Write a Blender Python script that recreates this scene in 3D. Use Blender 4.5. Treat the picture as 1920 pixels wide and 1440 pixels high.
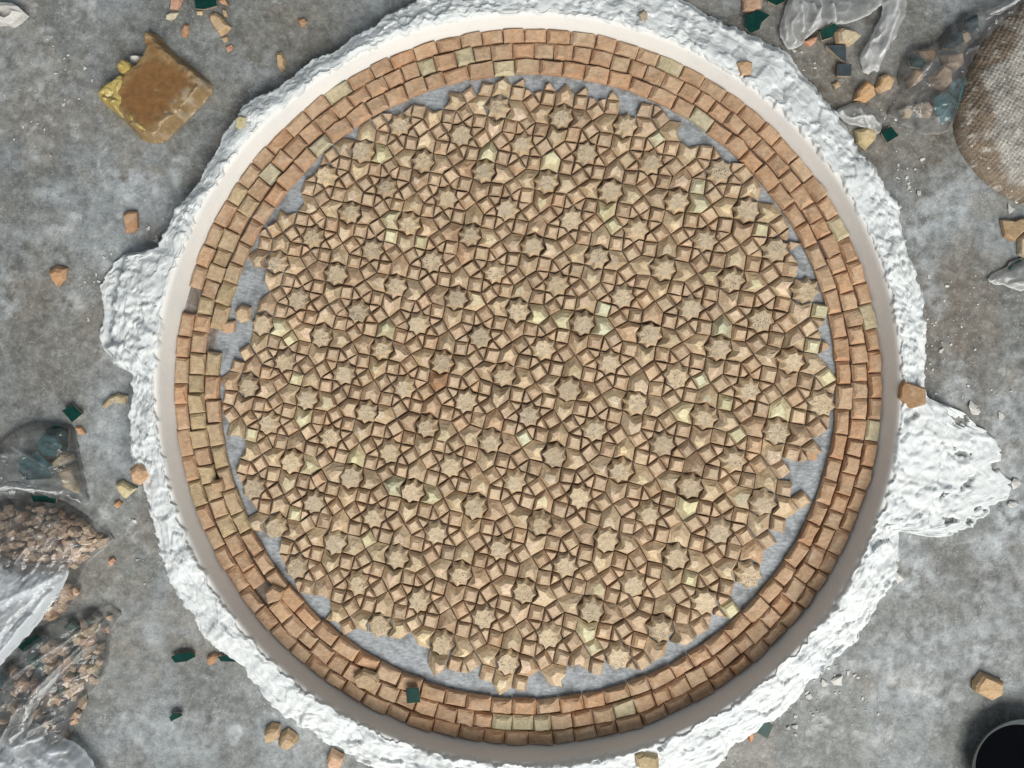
import bpy, math, random
import numpy as np
from mathutils import Vector

# ------------------------------------------------------------------ camera, light, exposure
for o in list(bpy.data.objects):
    bpy.data.objects.remove(o)
scene = bpy.context.scene
COL = scene.collection
CAM_H = 1.5                       # one photograph pixel is one millimetre on the floor
cam_data = bpy.data.cameras.new("camera")
cam = bpy.data.objects.new("camera", cam_data)
COL.objects.link(cam)
cam.location = (0, 0, CAM_H)
cam_data.sensor_fit = 'HORIZONTAL'
cam_data.angle = 2 * math.atan(0.96 / CAM_H)
cam_data.clip_start = 0.01
cam_data.clip_end = 50
scene.camera = cam

world = bpy.data.worlds.new("World")
scene.world = world
world.use_nodes = True
bg = world.node_tree.nodes["Background"]
bg.inputs[0].default_value = (0.84, 0.93, 1.0, 1)
bg.inputs[1].default_value = 0.28

def area_lamp(name, loc, aim, sx, sy, power, color):
    d = bpy.data.lights.new(name, 'AREA')
    d.shape = 'RECTANGLE'; d.size = sx; d.size_y = sy
    d.energy = power; d.color = color
    o = bpy.data.objects.new(name, d)
    COL.objects.link(o)
    o.location = loc
    o.rotation_euler = (Vector(aim) - Vector(loc)).to_track_quat('-Z', 'Y').to_euler()
    return o
area_lamp("window_light", (2.0, -6.1, 6.5), (0, 0, 0), 6.4, 5.0, 1240, (1.0, 0.97, 0.91))

vs = scene.view_settings
vs.view_transform = 'Standard'
vs.look = 'None'
vs.exposure = 0.0
vs.gamma = 1.0
scene.cycles.use_denoising = True
scene.cycles.max_bounces = 8
scene.cycles.transparent_max_bounces = 16

# ------------------------------------------------------------------ helpers
RNG = random.Random(11)
NPR = np.random.RandomState(5)

def P(x, y, z=0.0):
    """photo pixel -> world position of a point at height z seen there"""
    k = (CAM_H - z) / CAM_H / 1000.0
    return ((x - 960) * k, (720 - y) * k)

def srgb(r, g, b):
    f = lambda c: (c / 255 / 12.92) if c <= 10 else ((c / 255 + 0.055) / 1.055) ** 2.4
    return (f(r), f(g), f(b))

def hash2(ix, iy, seed):
    n = (ix.astype(np.int64) * 374761393 + iy.astype(np.int64) * 668265263 + seed * 982451653) & 0x7fffffff
    n = ((n ^ (n >> 13)) * 1274126177) & 0x7fffffff
    n = ((n ^ (n >> 15)) * 2246822519) & 0x7fffffff
    return ((n ^ (n >> 16)) & 0xffff) / 65535.0

def vnoise(x, y, seed=0):
    x = np.asarray(x, float); y = np.asarray(y, float)
    ix = np.floor(x); iy = np.floor(y)
    fx = x - ix; fy = y - iy
    fx = fx * fx * fx * (fx * (fx * 6 - 15) + 10); fy = fy * fy * fy * (fy * (fy * 6 - 15) + 10)
    a = hash2(ix, iy, seed); b = hash2(ix + 1, iy, seed)
    c = hash2(ix, iy + 1, seed); d = hash2(ix + 1, iy + 1, seed)
    return (a * (1 - fx) + b * fx) * (1 - fy) + (c * (1 - fx) + d * fx) * fy

def fbm(x, y, seed=0, octv=4, gain=0.5):
    s = 0; amp = 1; tot = 0
    for k in range(octv):
        s = s + amp * vnoise(x * 2 ** k, y * 2 ** k, seed + 17 * k); tot += amp; amp *= gain
    return s / tot

def ridged(x, y, seed=0, octv=3, gain=0.5):
    s = 0; amp = 1; tot = 0
    for k in range(octv):
        s = s + amp * (1 - np.abs(2 * vnoise(x * 2 ** k, y * 2 ** k, seed + 31 * k) - 1)); tot += amp; amp *= gain
    return s / tot

def facets(x, y, seed=0, tilt=1.0, step=1.0):
    """broken, piecewise planar relief: every cell of a random mosaic has its own level and tilt (about -1..1)"""
    x = np.asarray(x, float); y = np.asarray(y, float)
    ix = np.floor(x); iy = np.floor(y)
    best = np.full(x.shape, 1e9); val = np.zeros(x.shape)
    for dx in (-1, 0, 1):
        for dy in (-1, 0, 1):
            cx = ix + dx; cy = iy + dy
            fx = cx + hash2(cx, cy, seed); fy = cy + hash2(cx, cy, seed + 7)
            d = (x - fx) ** 2 + (y - fy) ** 2
            lv = (hash2(cx, cy, seed + 13) - .5) * 2 * step
            tx = (hash2(cx, cy, seed + 19) - .5) * 2 * tilt; ty = (hash2(cx, cy, seed + 23) - .5) * 2 * tilt
            z = lv + tx * (x - fx) + ty * (y - fy)
            m = d < best
            best = np.where(m, d, best); val = np.where(m, z, val)
    return val

def sstep(a, b, x):
    t = np.clip((x - a) / (b - a), 0, 1)
    return t * t * (3 - 2 * t)

def new_obj(name, verts, faces, mats, parent=None, loc=(0, 0, 0), cols=None, fcols=None, smooth=False, fmat=None):
    me = bpy.data.meshes.new(name)
    me.from_pydata([tuple(v) for v in verts], [], [tuple(f) for f in faces])
    for m in (mats if isinstance(mats, (list, tuple)) else [mats]):
        me.materials.append(m)
    if fmat is not None:
        me.polygons.foreach_set("material_index", np.asarray(fmat, dtype=np.int32))
    if cols is not None:
        at = me.color_attributes.new("tint", 'FLOAT_COLOR', 'POINT')
        at.data.foreach_set("color", np.asarray(cols, dtype=np.float32).ravel())
    if fcols is not None:
        at = me.color_attributes.new("tint", 'FLOAT_COLOR', 'CORNER')
        arr = []
        for f, c in zip(faces, fcols):
            arr.extend(list(c) * len(f))
        at.data.foreach_set("color", np.asarray(arr, dtype=np.float32))
    if smooth:
        me.polygons.foreach_set("use_smooth", np.ones(len(me.polygons), dtype=bool))
    me.update()
    o = bpy.data.objects.new(name, me)
    COL.objects.link(o)
    o.location = loc
    if parent is not None:
        o.parent = parent
    return o

def empty(name, loc=(0, 0, 0)):
    o = bpy.data.objects.new(name, None)
    o.empty_display_size = 0.02
    COL.objects.link(o); o.location = loc
    return o

def tag(o, label=None, cat=None, group=None, kind=None):
    if label: o["label"] = label
    if cat: o["category"] = cat
    if group: o["group"] = group
    if kind: o["kind"] = kind
    return o

# ------------------------------------------------------------------ materials
def mat_base(name):
    m = bpy.data.materials.new(name); m.use_nodes = True
    nt = m.node_tree
    return m, nt, nt.nodes["Principled BSDF"], nt.nodes, nt.links

def node(nt, t, **kw):
    n = nt.nodes.new(t)
    for k, v in kw.items():
        setattr(n, k, v)
    return n

def noise_node(nt, scale, detail=4, rough=0.55, vec=None):
    n = node(nt, "ShaderNodeTexNoise")
    n.inputs["Scale"].default_value = scale; n.inputs["Detail"].default_value = detail
    n.inputs["Roughness"].default_value = rough
    if vec is not None: nt.links.new(vec, n.inputs["Vector"])
    return n

def maprange(nt, val, a, b, c, d):
    n = node(nt, "ShaderNodeMapRange")
    n.inputs[1].default_value = a; n.inputs[2].default_value = b
    n.inputs[3].default_value = c; n.inputs[4].default_value = d
    nt.links.new(val, n.inputs[0])
    return n.outputs[0]

def mixcol(nt, fac, a, b, mode='MIX'):
    n = node(nt, "ShaderNodeMix", data_type='RGBA', blend_type=mode)
    for sock, v in ((n.inputs[0], fac), (n.inputs[6], a), (n.inputs[7], b)):
        if hasattr(v, "is_linked"): nt.links.new(v, sock)
        elif isinstance(v, (int, float)): sock.default_value = v
        else: sock.default_value = (*v, 1) if len(v) == 3 else v
    return n.outputs[2]

def bump(nt, height, strength, dist, normal=None):
    b = node(nt, "ShaderNodeBump")
    b.inputs["Strength"].default_value = strength; b.inputs["Distance"].default_value = dist
    nt.links.new(height, b.inputs["Height"])
    if normal is not None: nt.links.new(normal, b.inputs["Normal"])
    return b.outputs["Normal"]

def make_clay():
    """fired clay; colour from the mesh attribute, its alpha = how pitted the face is"""
    m, nt, bs, N, L = mat_base("fired_clay")
    at = node(nt, "ShaderNodeVertexColor", layer_name="tint")
    geo = node(nt, "ShaderNodeNewGeometry"); pos = geo.outputs["Position"]
    n1 = noise_node(nt, 130, 5, 0.65, pos)
    c = mixcol(nt, 1.0, at.outputs["Color"], maprange(nt, n1.outputs[0], 0.3, 0.7, 0.80, 1.18), 'MULTIPLY')
    n2 = noise_node(nt, 45, 3, 0.6, pos)
    dust = maprange(nt, n2.outputs[0], 0.5, 0.72, 0.0, 0.42)
    c = mixcol(nt, dust, c, (0.60, 0.50, 0.37))
    vor = node(nt, "ShaderNodeTexVoronoi"); vor.inputs["Scale"].default_value = 330
    L.new(pos, vor.inputs["Vector"])
    pit0 = maprange(nt, vor.outputs["Distance"], 0.22, 0.40, 1.0, 0.0)
    n3 = noise_node(nt, 90, 2, 0.5, pos)
    gate = maprange(nt, n3.outputs[0], 0.46, 0.56, 0.0, 1.0)
    mul = node(nt, "ShaderNodeMath", operation='MULTIPLY'); L.new(pit0, mul.inputs[0]); L.new(gate, mul.inputs[1])
    mul2 = node(nt, "ShaderNodeMath", operation='MULTIPLY'); L.new(mul.outputs[0], mul2.inputs[0]); L.new(at.outputs["Alpha"], mul2.inputs[1])
    c = mixcol(nt, mul2.outputs[0], c, (0.10, 0.075, 0.055))
    L.new(c, bs.inputs["Base Color"])
    bs.inputs["Roughness"].default_value = 0.92
    bs.inputs["Specular IOR Level"].default_value = 0.2
    nb = noise_node(nt, 420, 4, 0.7, pos)
    nrm = bump(nt, nb.outputs[0], 0.75, 0.0018)
    nb2 = noise_node(nt, 140, 3, 0.6, pos)
    nrm = bump(nt, nb2.outputs[0], 0.6, 0.003, nrm)
    inv = node(nt, "ShaderNodeMath", operation='SUBTRACT'); inv.inputs[0].default_value = 1.0
    L.new(mul2.outputs[0], inv.inputs[1])
    nrm = bump(nt, inv.outputs[0], 0.6, 0.0015, nrm)
    L.new(nrm, bs.inputs["Normal"])
    return m

def make_floor():
    m, nt, bs, N, L = mat_base("worn_concrete")
    at = node(nt, "ShaderNodeVertexColor", layer_name="tint")
    geo = node(nt, "ShaderNodeNewGeometry"); pos = geo.outputs["Position"]
    def stretched(rot, sx, sy):
        mp = node(nt, "ShaderNodeMapping"); mp.inputs["Rotation"].default_value = (0, 0, math.radians(rot)); mp.inputs["Scale"].default_value = (sx, sy, 1)
        L.new(pos, mp.inputs["Vector"]); return mp.outputs[0]
    def mul(a, b):
        n = node(nt, "ShaderNodeMath", operation='MULTIPLY', use_clamp=True)
        for k, v in ((0, a), (1, b)):
            if hasattr(v, "is_linked"): L.new(v, n.inputs[k])
            else: n.inputs[k].default_value = v
        return n.outputs[0]
    n0 = noise_node(nt, 34, 10, 0.72, pos)
    c = mixcol(nt, 1.0, at.outputs["Color"], maprange(nt, n0.outputs[0], 0.32, 0.68, 0.55, 1.42), 'MULTIPLY')
    n1 = noise_node(nt, 260, 6, 0.75, pos)
    c = mixcol(nt, 1.0, c, maprange(nt, n1.outputs[0], 0.28, 0.72, 0.74, 1.26), 'MULTIPLY')
    # pale scuffs with crisp, broken edges
    n2 = noise_node(nt, 22, 13, 0.78, pos)
    c = mixcol(nt, maprange(nt, n2.outputs[0], 0.565, 0.66, 0.0, 0.62), c, (0.43, 0.455, 0.465))
    n3 = noise_node(nt, 17, 13, 0.80, stretched(40, 1, 1))
    c = mixcol(nt, maprange(nt, n3.outputs[0], 0.43, 0.34, 0.0, 0.55), c, (0.12, 0.112, 0.10))
    n7 = noise_node(nt, 85, 8, 0.7, stretched(23, 1, 1))
    c = mixcol(nt, maprange(nt, n7.outputs[0], 0.52, 0.585, 0.0, 0.26), c, (0.37, 0.385, 0.385))
    c = mixcol(nt, maprange(nt, n7.outputs[0], 0.46, 0.40, 0.0, 0.26), c, (0.125, 0.122, 0.115))
    # scratches in two directions
    for rot, thr, sd in ((62, 0.66, 2.2), (-25, 0.68, 1.7)):
        ns = noise_node(nt, 1.0, 5, 0.6, stretched(rot, 9 * sd, 330))
        g = noise_node(nt, 6 * sd, 3, 0.5, stretched(rot + 10, 1, 1))
        c = mixcol(nt, mul(maprange(nt, ns.outputs[0], thr, thr + .05, 0.0, 0.6), maprange(nt, g.outputs[0], 0.5, 0.6, 0.0, 1.0)), c, (0.47, 0.48, 0.48))
    # grit
    vor = node(nt, "ShaderNodeTexVoronoi"); vor.inputs["Scale"].default_value = 190; L.new(pos, vor.inputs["Vector"])
    n4 = noise_node(nt, 11, 4, 0.6, pos)
    c = mixcol(nt, mul(maprange(nt, vor.outputs["Distance"], 0.10, 0.17, 1.0, 0.0), maprange(nt, n4.outputs[0], 0.50, 0.62, 0.0, 0.75)), c, (0.68, 0.68, 0.66))
    vor2 = node(nt, "ShaderNodeTexVoronoi"); vor2.inputs["Scale"].default_value = 130; L.new(stretched(17, 1, 1), vor2.inputs["Vector"])
    n5 = noise_node(nt, 9, 4, 0.6, stretched(71, 1, 1))
    c = mixcol(nt, mul(maprange(nt, vor2.outputs["Distance"], 0.10, 0.18, 1.0, 0.0), maprange(nt, n5.outputs[0], 0.50, 0.62, 0.0, 0.7)), c, (0.055, 0.05, 0.045))
    # scraped bed under the mosaic: dragged streaks (attribute alpha marks it)
    nb = noise_node(nt, 1.0, 9, 0.78, stretched(68, 70, 210))
    n6 = noise_node(nt, 24, 9, 0.72, pos)
    bed = mixcol(nt, maprange(nt, nb.outputs[0], 0.38, 0.66, 0.0, 1.0), (0.20, 0.215, 0.232), (0.50, 0.535, 0.575))
    bed = mixcol(nt, maprange(nt, n6.outputs[0], 0.52, 0.40, 0.0, 0.75), bed, (0.135, 0.14, 0.14))
    c = mixcol(nt, mul(at.outputs["Alpha"], 0.9), c, bed)
    L.new(c, bs.inputs["Base Color"])
    L.new(maprange(nt, n0.outputs[0], 0.3, 0.7, 0.45, 0.8), bs.inputs["Roughness"])
    bs.inputs["Specular IOR Level"].default_value = 0.3
    nrm = bump(nt, n1.outputs[0], 0.5, 0.0012)
    nrm = bump(nt, n2.outputs[0], 0.35, 0.003, nrm)
    L.new(nrm, bs.inputs["Normal"])
    return m

def make_plaster(name, col, rough_bump, fine):
    m, nt, bs, N, L = mat_base(name)
    geo = node(nt, "ShaderNodeNewGeometry"); pos = geo.outputs["Position"]
    n1 = noise_node(nt, 14, 5, 0.6, pos)
    c = mixcol(nt, maprange(nt, n1.outputs[0], 0.42, 0.72, 0.0, 0.5), col, tuple(x * y for x, y in zip(col, (0.86, 0.9, 0.94))))
    n2 = noise_node(nt, 95, 5, 0.7, pos)
    c = mixcol(nt, maprange(nt, n2.outputs[0], 0.58, 0.72, 0.0, 0.60 if rough_bump > 0.2 else 0.22), c, (0.40, 0.385, 0.35))
    L.new(c, bs.inputs["Base Color"])
    bs.inputs["Roughness"].default_value = 0.95
    bs.inputs["Specular IOR Level"].default_value = 0.12
    nb = noise_node(nt, fine, 6, 0.7, pos)
    nrm = bump(nt, nb.outputs[0], rough_bump, 0.0026)
    nb2 = noise_node(nt, fine * 4, 4, 0.7, pos)
    nrm = bump(nt, nb2.outputs[0], rough_bump * 0.7, 0.0015, nrm)
    L.new(nrm, bs.inputs["Normal"])
    return m

def make_plastic(name, milky, tint=(0.86, 0.89, 0.92), gloss=0.2):
    """thin film: clear and glossy, milkier where it is creased or folded double (mesh attribute)"""
    m, nt, bs, N, L = mat_base(name)
    geo = node(nt, "ShaderNodeNewGeometry"); pos = geo.outputs["Position"]
    at = node(nt, "ShaderNodeVertexColor", layer_name="tint")
    n1 = noise_node(nt, 26, 4, 0.6, pos)
    fac = maprange(nt, n1.outputs[0], 0.3, 0.7, milky * 0.75, milky * 1.25)
    mu = node(nt, "ShaderNodeMath", operation='MULTIPLY', use_clamp=True); L.new(fac, mu.inputs[0]); L.new(at.outputs["Color"], mu.inputs[1])
    nb = noise_node(nt, 150, 3, 0.6, pos)
    nrm = bump(nt, nb.outputs[0], 0.35, 0.002)
    df = node(nt, "ShaderNodeBsdfDiffuse"); df.inputs[0].default_value = (*tint, 1); L.new(nrm, df.inputs["Normal"])
    tl = node(nt, "ShaderNodeBsdfTranslucent"); tl.inputs[0].default_value = (*tint, 1)
    md = node(nt, "ShaderNodeMixShader"); md.inputs[0].default_value = 0.4; L.new(df.outputs[0], md.inputs[1]); L.new(tl.outputs[0], md.inputs[2])
    tr = node(nt, "ShaderNodeBsdfTransparent"); tr.inputs[0].default_value = (0.97, 0.98, 0.98, 1)
    mx = node(nt, "ShaderNodeMixShader"); L.new(mu.outputs[0], mx.inputs[0]); L.new(tr.outputs[0], mx.inputs[1]); L.new(md.outputs[0], mx.inputs[2])
    gl = node(nt, "ShaderNodeBsdfGlossy"); gl.inputs["Roughness"].default_value = gloss
    L.new(nrm, gl.inputs["Normal"])
    fr = node(nt, "ShaderNodeFresnel"); fr.inputs[0].default_value = 1.5
    L.new(nrm, fr.inputs["Normal"])
    mg = node(nt, "ShaderNodeMixShader"); L.new(fr.outputs[0], mg.inputs[0]); L.new(mx.outputs[0], mg.inputs[1]); L.new(gl.outputs[0], mg.inputs[2])
    L.new(mg.outputs[0], nt.nodes["Material Output"].inputs[0])
    return m

def make_simple(name, col, rough=0.6, var=0.25, scale=60, bmp=0.3, dist=0.002, spec=0.4, col2=None, sss=0.0):
    m, nt, bs, N, L = mat_base(name)
    geo = node(nt, "ShaderNodeNewGeometry"); pos = geo.outputs["Position"]
    n1 = noise_node(nt, scale, 5, 0.62, pos)
    c2 = col2 if col2 else tuple(x * (1 - var) for x in col)
    c = mixcol(nt, maprange(nt, n1.outputs[0], 0.38, 0.66, 0.0, 1.0), col, c2)
    L.new(c, bs.inputs["Base Color"])
    bs.inputs["Roughness"].default_value = rough
    bs.inputs["Specular IOR Level"].default_value = spec
    if sss:
        bs.inputs["Subsurface Weight"].default_value = sss
        bs.inputs["Subsurface Radius"].default_value = (0.02, 0.012, 0.004)
        bs.inputs["Subsurface Scale"].default_value = 0.5
    nb = noise_node(nt, scale * 3, 4, 0.6, pos)
    L.new(bump(nt, nb.outputs[0], bmp, dist), bs.inputs["Normal"])
    return m

def make_burlap():
    m, nt, bs, N, L = mat_base("coarse_sackcloth")
    at = node(nt, "ShaderNodeVertexColor", layer_name="tint")
    geo = node(nt, "ShaderNodeNewGeometry"); pos = geo.outputs["Position"]
    n1 = noise_node(nt, 330, 4, 0.7, pos)
    c = mixcol(nt, 1.0, at.outputs["Color"], maprange(nt, n1.outputs[0], 0.3, 0.7, 0.55, 1.4), 'MULTIPLY')
    n2 = noise_node(nt, 110, 3, 0.7, pos)
    c = mixcol(nt, maprange(nt, n2.outputs[0], 0.62, 0.7, 0.0, 0.8), c, (0.70, 0.66, 0.58))
    L.new(c, bs.inputs["Base Color"])
    bs.inputs["Roughness"].default_value = 0.95
    L.new(bump(nt, n1.outputs[0], 0.8, 0.003), bs.inputs["Normal"])
    return m

M_CLAY = make_clay()
M_FLOOR = make_floor()
M_ROUGH = make_plaster("rough_plaster", (0.665, 0.69, 0.695), 0.30, 130)
M_SMOOTH = make_plaster("smooth_plaster", (0.73, 0.715, 0.69), 0.19, 36)
M_GREEN = make_simple("green_glaze", (0.004, 0.042, 0.034), 0.32, 0.4, 80, 0.08, 0.001, 0.22)
M_TEAL = make_simple("teal_glaze", (0.055, 0.145, 0.155), 0.25, 0.3, 60, 0.1, 0.001, 0.6)
M_GREY = make_simple("dark_grey_glaze", (0.055, 0.075, 0.085), 0.25, 0.3, 60, 0.1, 0.001, 0.5)
M_WAXY = make_simple("yellow_resin", (0.47, 0.38, 0.13), 0.28, 0.4, 45, 0.5, 0.003, 0.6, (0.33, 0.235, 0.07))
M_BAG = make_plastic("clear_plastic", 0.12)
M_BAGM = make_plastic("milky_plastic", 0.55, (0.82, 0.83, 0.83), 0.22)
M_BAGW = make_plastic("white_plastic", 0.95, (0.74, 0.79, 0.84), 0.28)
M_BURLAP = make_burlap()
def make_wax():
    m, nt, bs, N, L = mat_base("amber_resin_slab")
    at = node(nt, "ShaderNodeVertexColor", layer_name="tint")
    geo = node(nt, "ShaderNodeNewGeometry"); pos = geo.outputs["Position"]
    n1 = noise_node(nt, 70, 8, 0.7, pos)
    c = mixcol(nt, 1.0, at.outputs["Color"], maprange(nt, n1.outputs[0], 0.3, 0.7, 0.75, 1.25), 'MULTIPLY')
    n2 = noise_node(nt, 40, 9, 0.75, pos)
    c = mixcol(nt, maprange(nt, n2.outputs[0], 0.60, 0.70, 0.0, 0.45), c, (0.46, 0.37, 0.25))
    L.new(c, bs.inputs["Base Color"]); bs.inputs["Roughness"].default_value = 0.36
    nb = noise_node(nt, 130, 5, 0.65, pos)
    L.new(bump(nt, nb.outputs[0], 0.45, 0.002), bs.inputs["Normal"])
    return m
M_WAX = make_wax()
M_PAIL = make_simple("dull_grey_plastic", (0.085, 0.095, 0.092), 0.6, 0.3, 40, 0.2, spec=0.15)
M_DARK = make_simple("dark_blue_plastic", (0.0012, 0.0016, 0.003), 0.7, 0.3, 40, 0.1, spec=0.02)
M_NAVY = make_simple("dull_navy_plastic", (0.10, 0.115, 0.115), 0.45, 0.3, 18, 0.2, col2=(0.03, 0.045, 0.058))
M_CHALK = make_simple("chalky_plaster", (0.62, 0.61, 0.58), 0.9, 0.25, 90, 0.6)

# ------------------------------------------------------------------ ring geometry
RC = (0.030, -0.005)              # centre of the ring on the floor
RX, RY = 0.660, 0.668             # inner radius of the plaster wall at the floor

def ring_r(th, d=0.0):
    c, s = np.cos(th), np.sin(th)
    return 1.0 / np.sqrt((c / (RX + d)) ** 2 + (s / (RY + d)) ** 2)

def poly_dist(X, Y, poly):
    d = np.full(X.shape, 1e9); ins = np.zeros(X.shape, bool); nx = np.zeros_like(X); ny = np.zeros_like(X)
    for i in range(len(poly)):
        x0, y0 = poly[i]; x1, y1 = poly[(i + 1) % len(poly)]
        ex, ey = x1 - x0, y1 - y0
        t = np.clip(((X - x0) * ex + (Y - y0) * ey) / (ex * ex + ey * ey + 1e-12), 0, 1)
        qx, qy = x0 + t * ex, y0 + t * ey
        dd = np.hypot(X - qx, Y - qy); m = dd < d
        d = np.where(m, dd, d); nx = np.where(m, qx, nx); ny = np.where(m, qy, ny)
        c = ((y0 > Y) != (y1 > Y)) & (X < ex * (Y - y0) / (ey if abs(ey) > 1e-12 else 1e-12) + x0)
        ins ^= c
    return d, ins, nx, ny

FIELD = [(925, 150), (1030, 132), (1100, 142), (1110, 165), (1170, 165), (1225, 195), (1310, 232), (1330, 280), (1415, 318), (1440, 370), (1480, 425), (1515, 470),
         (1530, 530), (1548, 590), (1560, 690), (1563, 760), (1545, 810), (1535, 858), (1480, 868), (1480, 905), (1520, 940), (1515, 975),
         (1440, 1000), (1428, 1085), (1400, 1130), (1345, 1170), (1300, 1210), (1215, 1255), (1130, 1250), (1105, 1295), (1040, 1290), (1020, 1262), (960, 1300),
         (915, 1285), (900, 1262), (800, 1258), (795, 1200), (720, 1195), (655, 1185), (600, 1160), (575, 1115), (520, 1085), (525, 1040), (490, 1035), (480, 985), (462, 965), (440, 905), (455, 870),
         (428, 830), (420, 770), (425, 690), (440, 672), (478, 650), (465, 625), (470, 590), (512, 548), (500, 520), (475, 505), (490, 450), (515, 390), (530, 360), (560, 340), (570, 300),
         (620, 265), (680, 225), (720, 190), (790, 170), (900, 172)]

# ------------------------------------------------------------------ floor
def build_floor():
    def axis(lo, hi, step, far):
        core = np.arange(lo, hi + 1e-6, step)
        ext = np.array([0.02, 0.05, 0.1, 0.2, 0.4, 0.8, 1.6])
        ext = ext[ext < far]
        return np.concatenate([(lo - ext)[::-1], core, hi + ext])
    xs = axis(-1.25, 1.25, 0.0055, 2)
    ys = axis(-0.95, 0.95, 0.0055, 2)
    X, Y = np.meshgrid(xs, ys)
    px = X * 1000 + 960; py = 720 - Y * 1000
    big = fbm(X * 3.2, Y * 3.2, 3, 5, 0.6)
    med = fbm(X * 16, Y * 16, 9, 5, 0.62)
    fine = fbm(X * 70, Y * 70, 21, 3, 0.6)
    base = np.array([0.185, 0.193, 0.188])
    colr = base[None, None, :] * (0.42 + 0.55 * big + 0.55 * med + 0.35 * (fine - .5))[..., None]
    def mixin(mask, c):
        nonlocal colr
        mk = np.clip(mask, 0, 1)[..., None]
        colr = colr * (1 - mk) + np.array(c)[None, None, :] * mk
    mixin(0.55 * sstep(0.50, 0.68, fbm(X * 7, Y * 7, 131, 4, .6)), (0.265, 0.295, 0.315))
    mixin(0.5 * sstep(0.52, 0.68, fbm(X * 9, Y * 9, 141, 4, .6)), (0.225, 0.20, 0.17))
    # brown dirt trodden round the right and top of the ring
    def blob(cx, cy, rx, ry, warp=0.35):
        d = np.sqrt(((px - cx) / rx) ** 2 + ((py - cy) / ry) ** 2)
        return sstep(1.15, 0.35, d + warp * 2 * (med - 0.5))
    mixin(0.62 * blob(1560, 200, 330, 230), (0.165, 0.135, 0.10))
    mixin(0.60 * blob(1790, 640, 110, 230), (0.13, 0.105, 0.082))
    mixin(0.42 * blob(1780, 1090, 130, 110), (0.13, 0.12, 0.108))
    mixin(0.35 * blob(560, 60, 170, 120), (0.19, 0.165, 0.125))
    mixin(0.40 * blob(120, 640, 150, 160), (0.185, 0.165, 0.14))
    mixin(0.35 * blob(230, 1230, 120, 150), (0.235, 0.225, 0.20))
    # pale smears of plaster and dust
    wh = (0.44, 0.475, 0.50)
    for (cx, cy, rx, ry, a) in ((260, 345, 60, 45, .75), (335, 330, 22, 45, .7), (30, 120, 75, 60, .35), (95, 365, 40, 30, .6),
                                (15, 560, 25, 40, .8), (1750, 1220, 110, 130, .45), (1728, 1258, 26, 26, .6), (1645, 1385, 30, 45, .65),
                                (1690, 1300, 60, 20, .5), (1880, 1150, 90, 200, .35), (1890, 860, 60, 160, .6), (1730, 470, 60, 60, .5),
                                (1830, 330, 60, 60, .5), (1790, 400, 110, 80, .5), (1465, 1290, 40, 30, .4), (1560, 1250, 60, 60, .3),
                                (290, 1180, 25, 60, .45), (200, 800, 45, 110, .4), (330, 1380, 160, 70, .4), (440, 1370, 16, 16, .7),
                                (90, 460, 160, 60, .35), (480, 130, 80, 60, .35), (1600, 520, 30, 30, .3), (560, 1400, 120, 60, .35), (1790, 730, 50, 60, .6), (1860, 1015, 70, 40, .8), (1715, 1060, 45, 60, .6), (1930, 980, 50, 60, .7), (1755, 560, 30, 60, .5), (1690, 1110, 40, 30, .5), (235, 470, 40, 40, .5), (140, 560, 40, 50, .35)):
        mixin(a * blob(cx, cy, rx, ry, 0.9) * sstep(0.3, 0.6, fine * .6 + med * .4), wh)
    specks = sstep(0.60, 0.74, fbm(X * 38, Y * 38, 77, 4, 0.7)) * sstep(0.42, 0.62, big)
    mixin(0.55 * specks, (0.50, 0.51, 0.51))
    scr = sstep(0.86, 0.95, ridged(X * 6 + Y * 11, X * 1.2 - Y * 0.8, 41, 3, 0.6)) * sstep(0.5, 0.7, fbm(X * 9, Y * 9, 44, 3))
    mixin(0.4 * scr, (0.46, 0.47, 0.48))
    # under the mosaic the floor is scraped bluish grey with dragged plaster streaks
    rr = np.hypot(X - RC[0], Y - RC[1])
    ins = sstep(0.61, 0.59, rr)
    bedm = ins.copy()
    Fd, Fin, _a, _b = poly_dist(px, py, FIELD)
    mixin(np.where(Fin, sstep(30, 55, Fd), 0) * 0.95, (0.15, 0.085, 0.045))  # clay-dust brown, also painting in the light bounced between tiles in the joints
    ring_m = sstep(-0.078, -0.070, -(0.664 - rr) ) * sstep(0.0, -0.01, rr - 0.664)
    mixin(ring_m * 0.7, (0.13, 0.085, 0.055))
    bedm = bedm * (1 - np.where(Fin, sstep(30, 55, Fd), 0)) * (1 - ring_m)
    Z = 0.0016 * (med - 0.5) + 0.0010 * (fine - 0.5) - 0.001
    ny, nx = X.shape
    verts = np.stack([X, Y, Z], -1).reshape(-1, 3)
    idx = np.arange(nx * ny).reshape(ny, nx)
    faces = np.stack([idx[:-1, :-1], idx[:-1, 1:], idx[1:, 1:], idx[1:, :-1]], -1).reshape(-1, 4)
    me = bpy.data.meshes.new("floor")
    me.vertices.add(len(verts)); me.vertices.foreach_set("co", verts.ravel())
    me.loops.add(faces.size); me.loops.foreach_set("vertex_index", faces.ravel().astype(np.int32))
    me.polygons.add(len(faces)); me.polygons.foreach_set("loop_start", np.arange(0, faces.size, 4, dtype=np.int32))
    me.polygons.foreach_set("loop_total", np.full(len(faces), 4, dtype=np.int32))
    me.polygons.foreach_set("use_smooth", np.ones(len(faces), dtype=bool))
    me.update(calc_edges=True)
    at = me.color_attributes.new("tint", 'FLOAT_COLOR', 'POINT')
    at.data.foreach_set("color", np.concatenate([colr, bedm[..., None]], -1).astype(np.float32).ravel())
    me.materials.append(M_FLOOR)
    o = bpy.data.objects.new("floor", me); COL.objects.link(o)
    tag(o, "worn grey concrete floor smeared with plaster dust", kind="structure")
build_floor()

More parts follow.
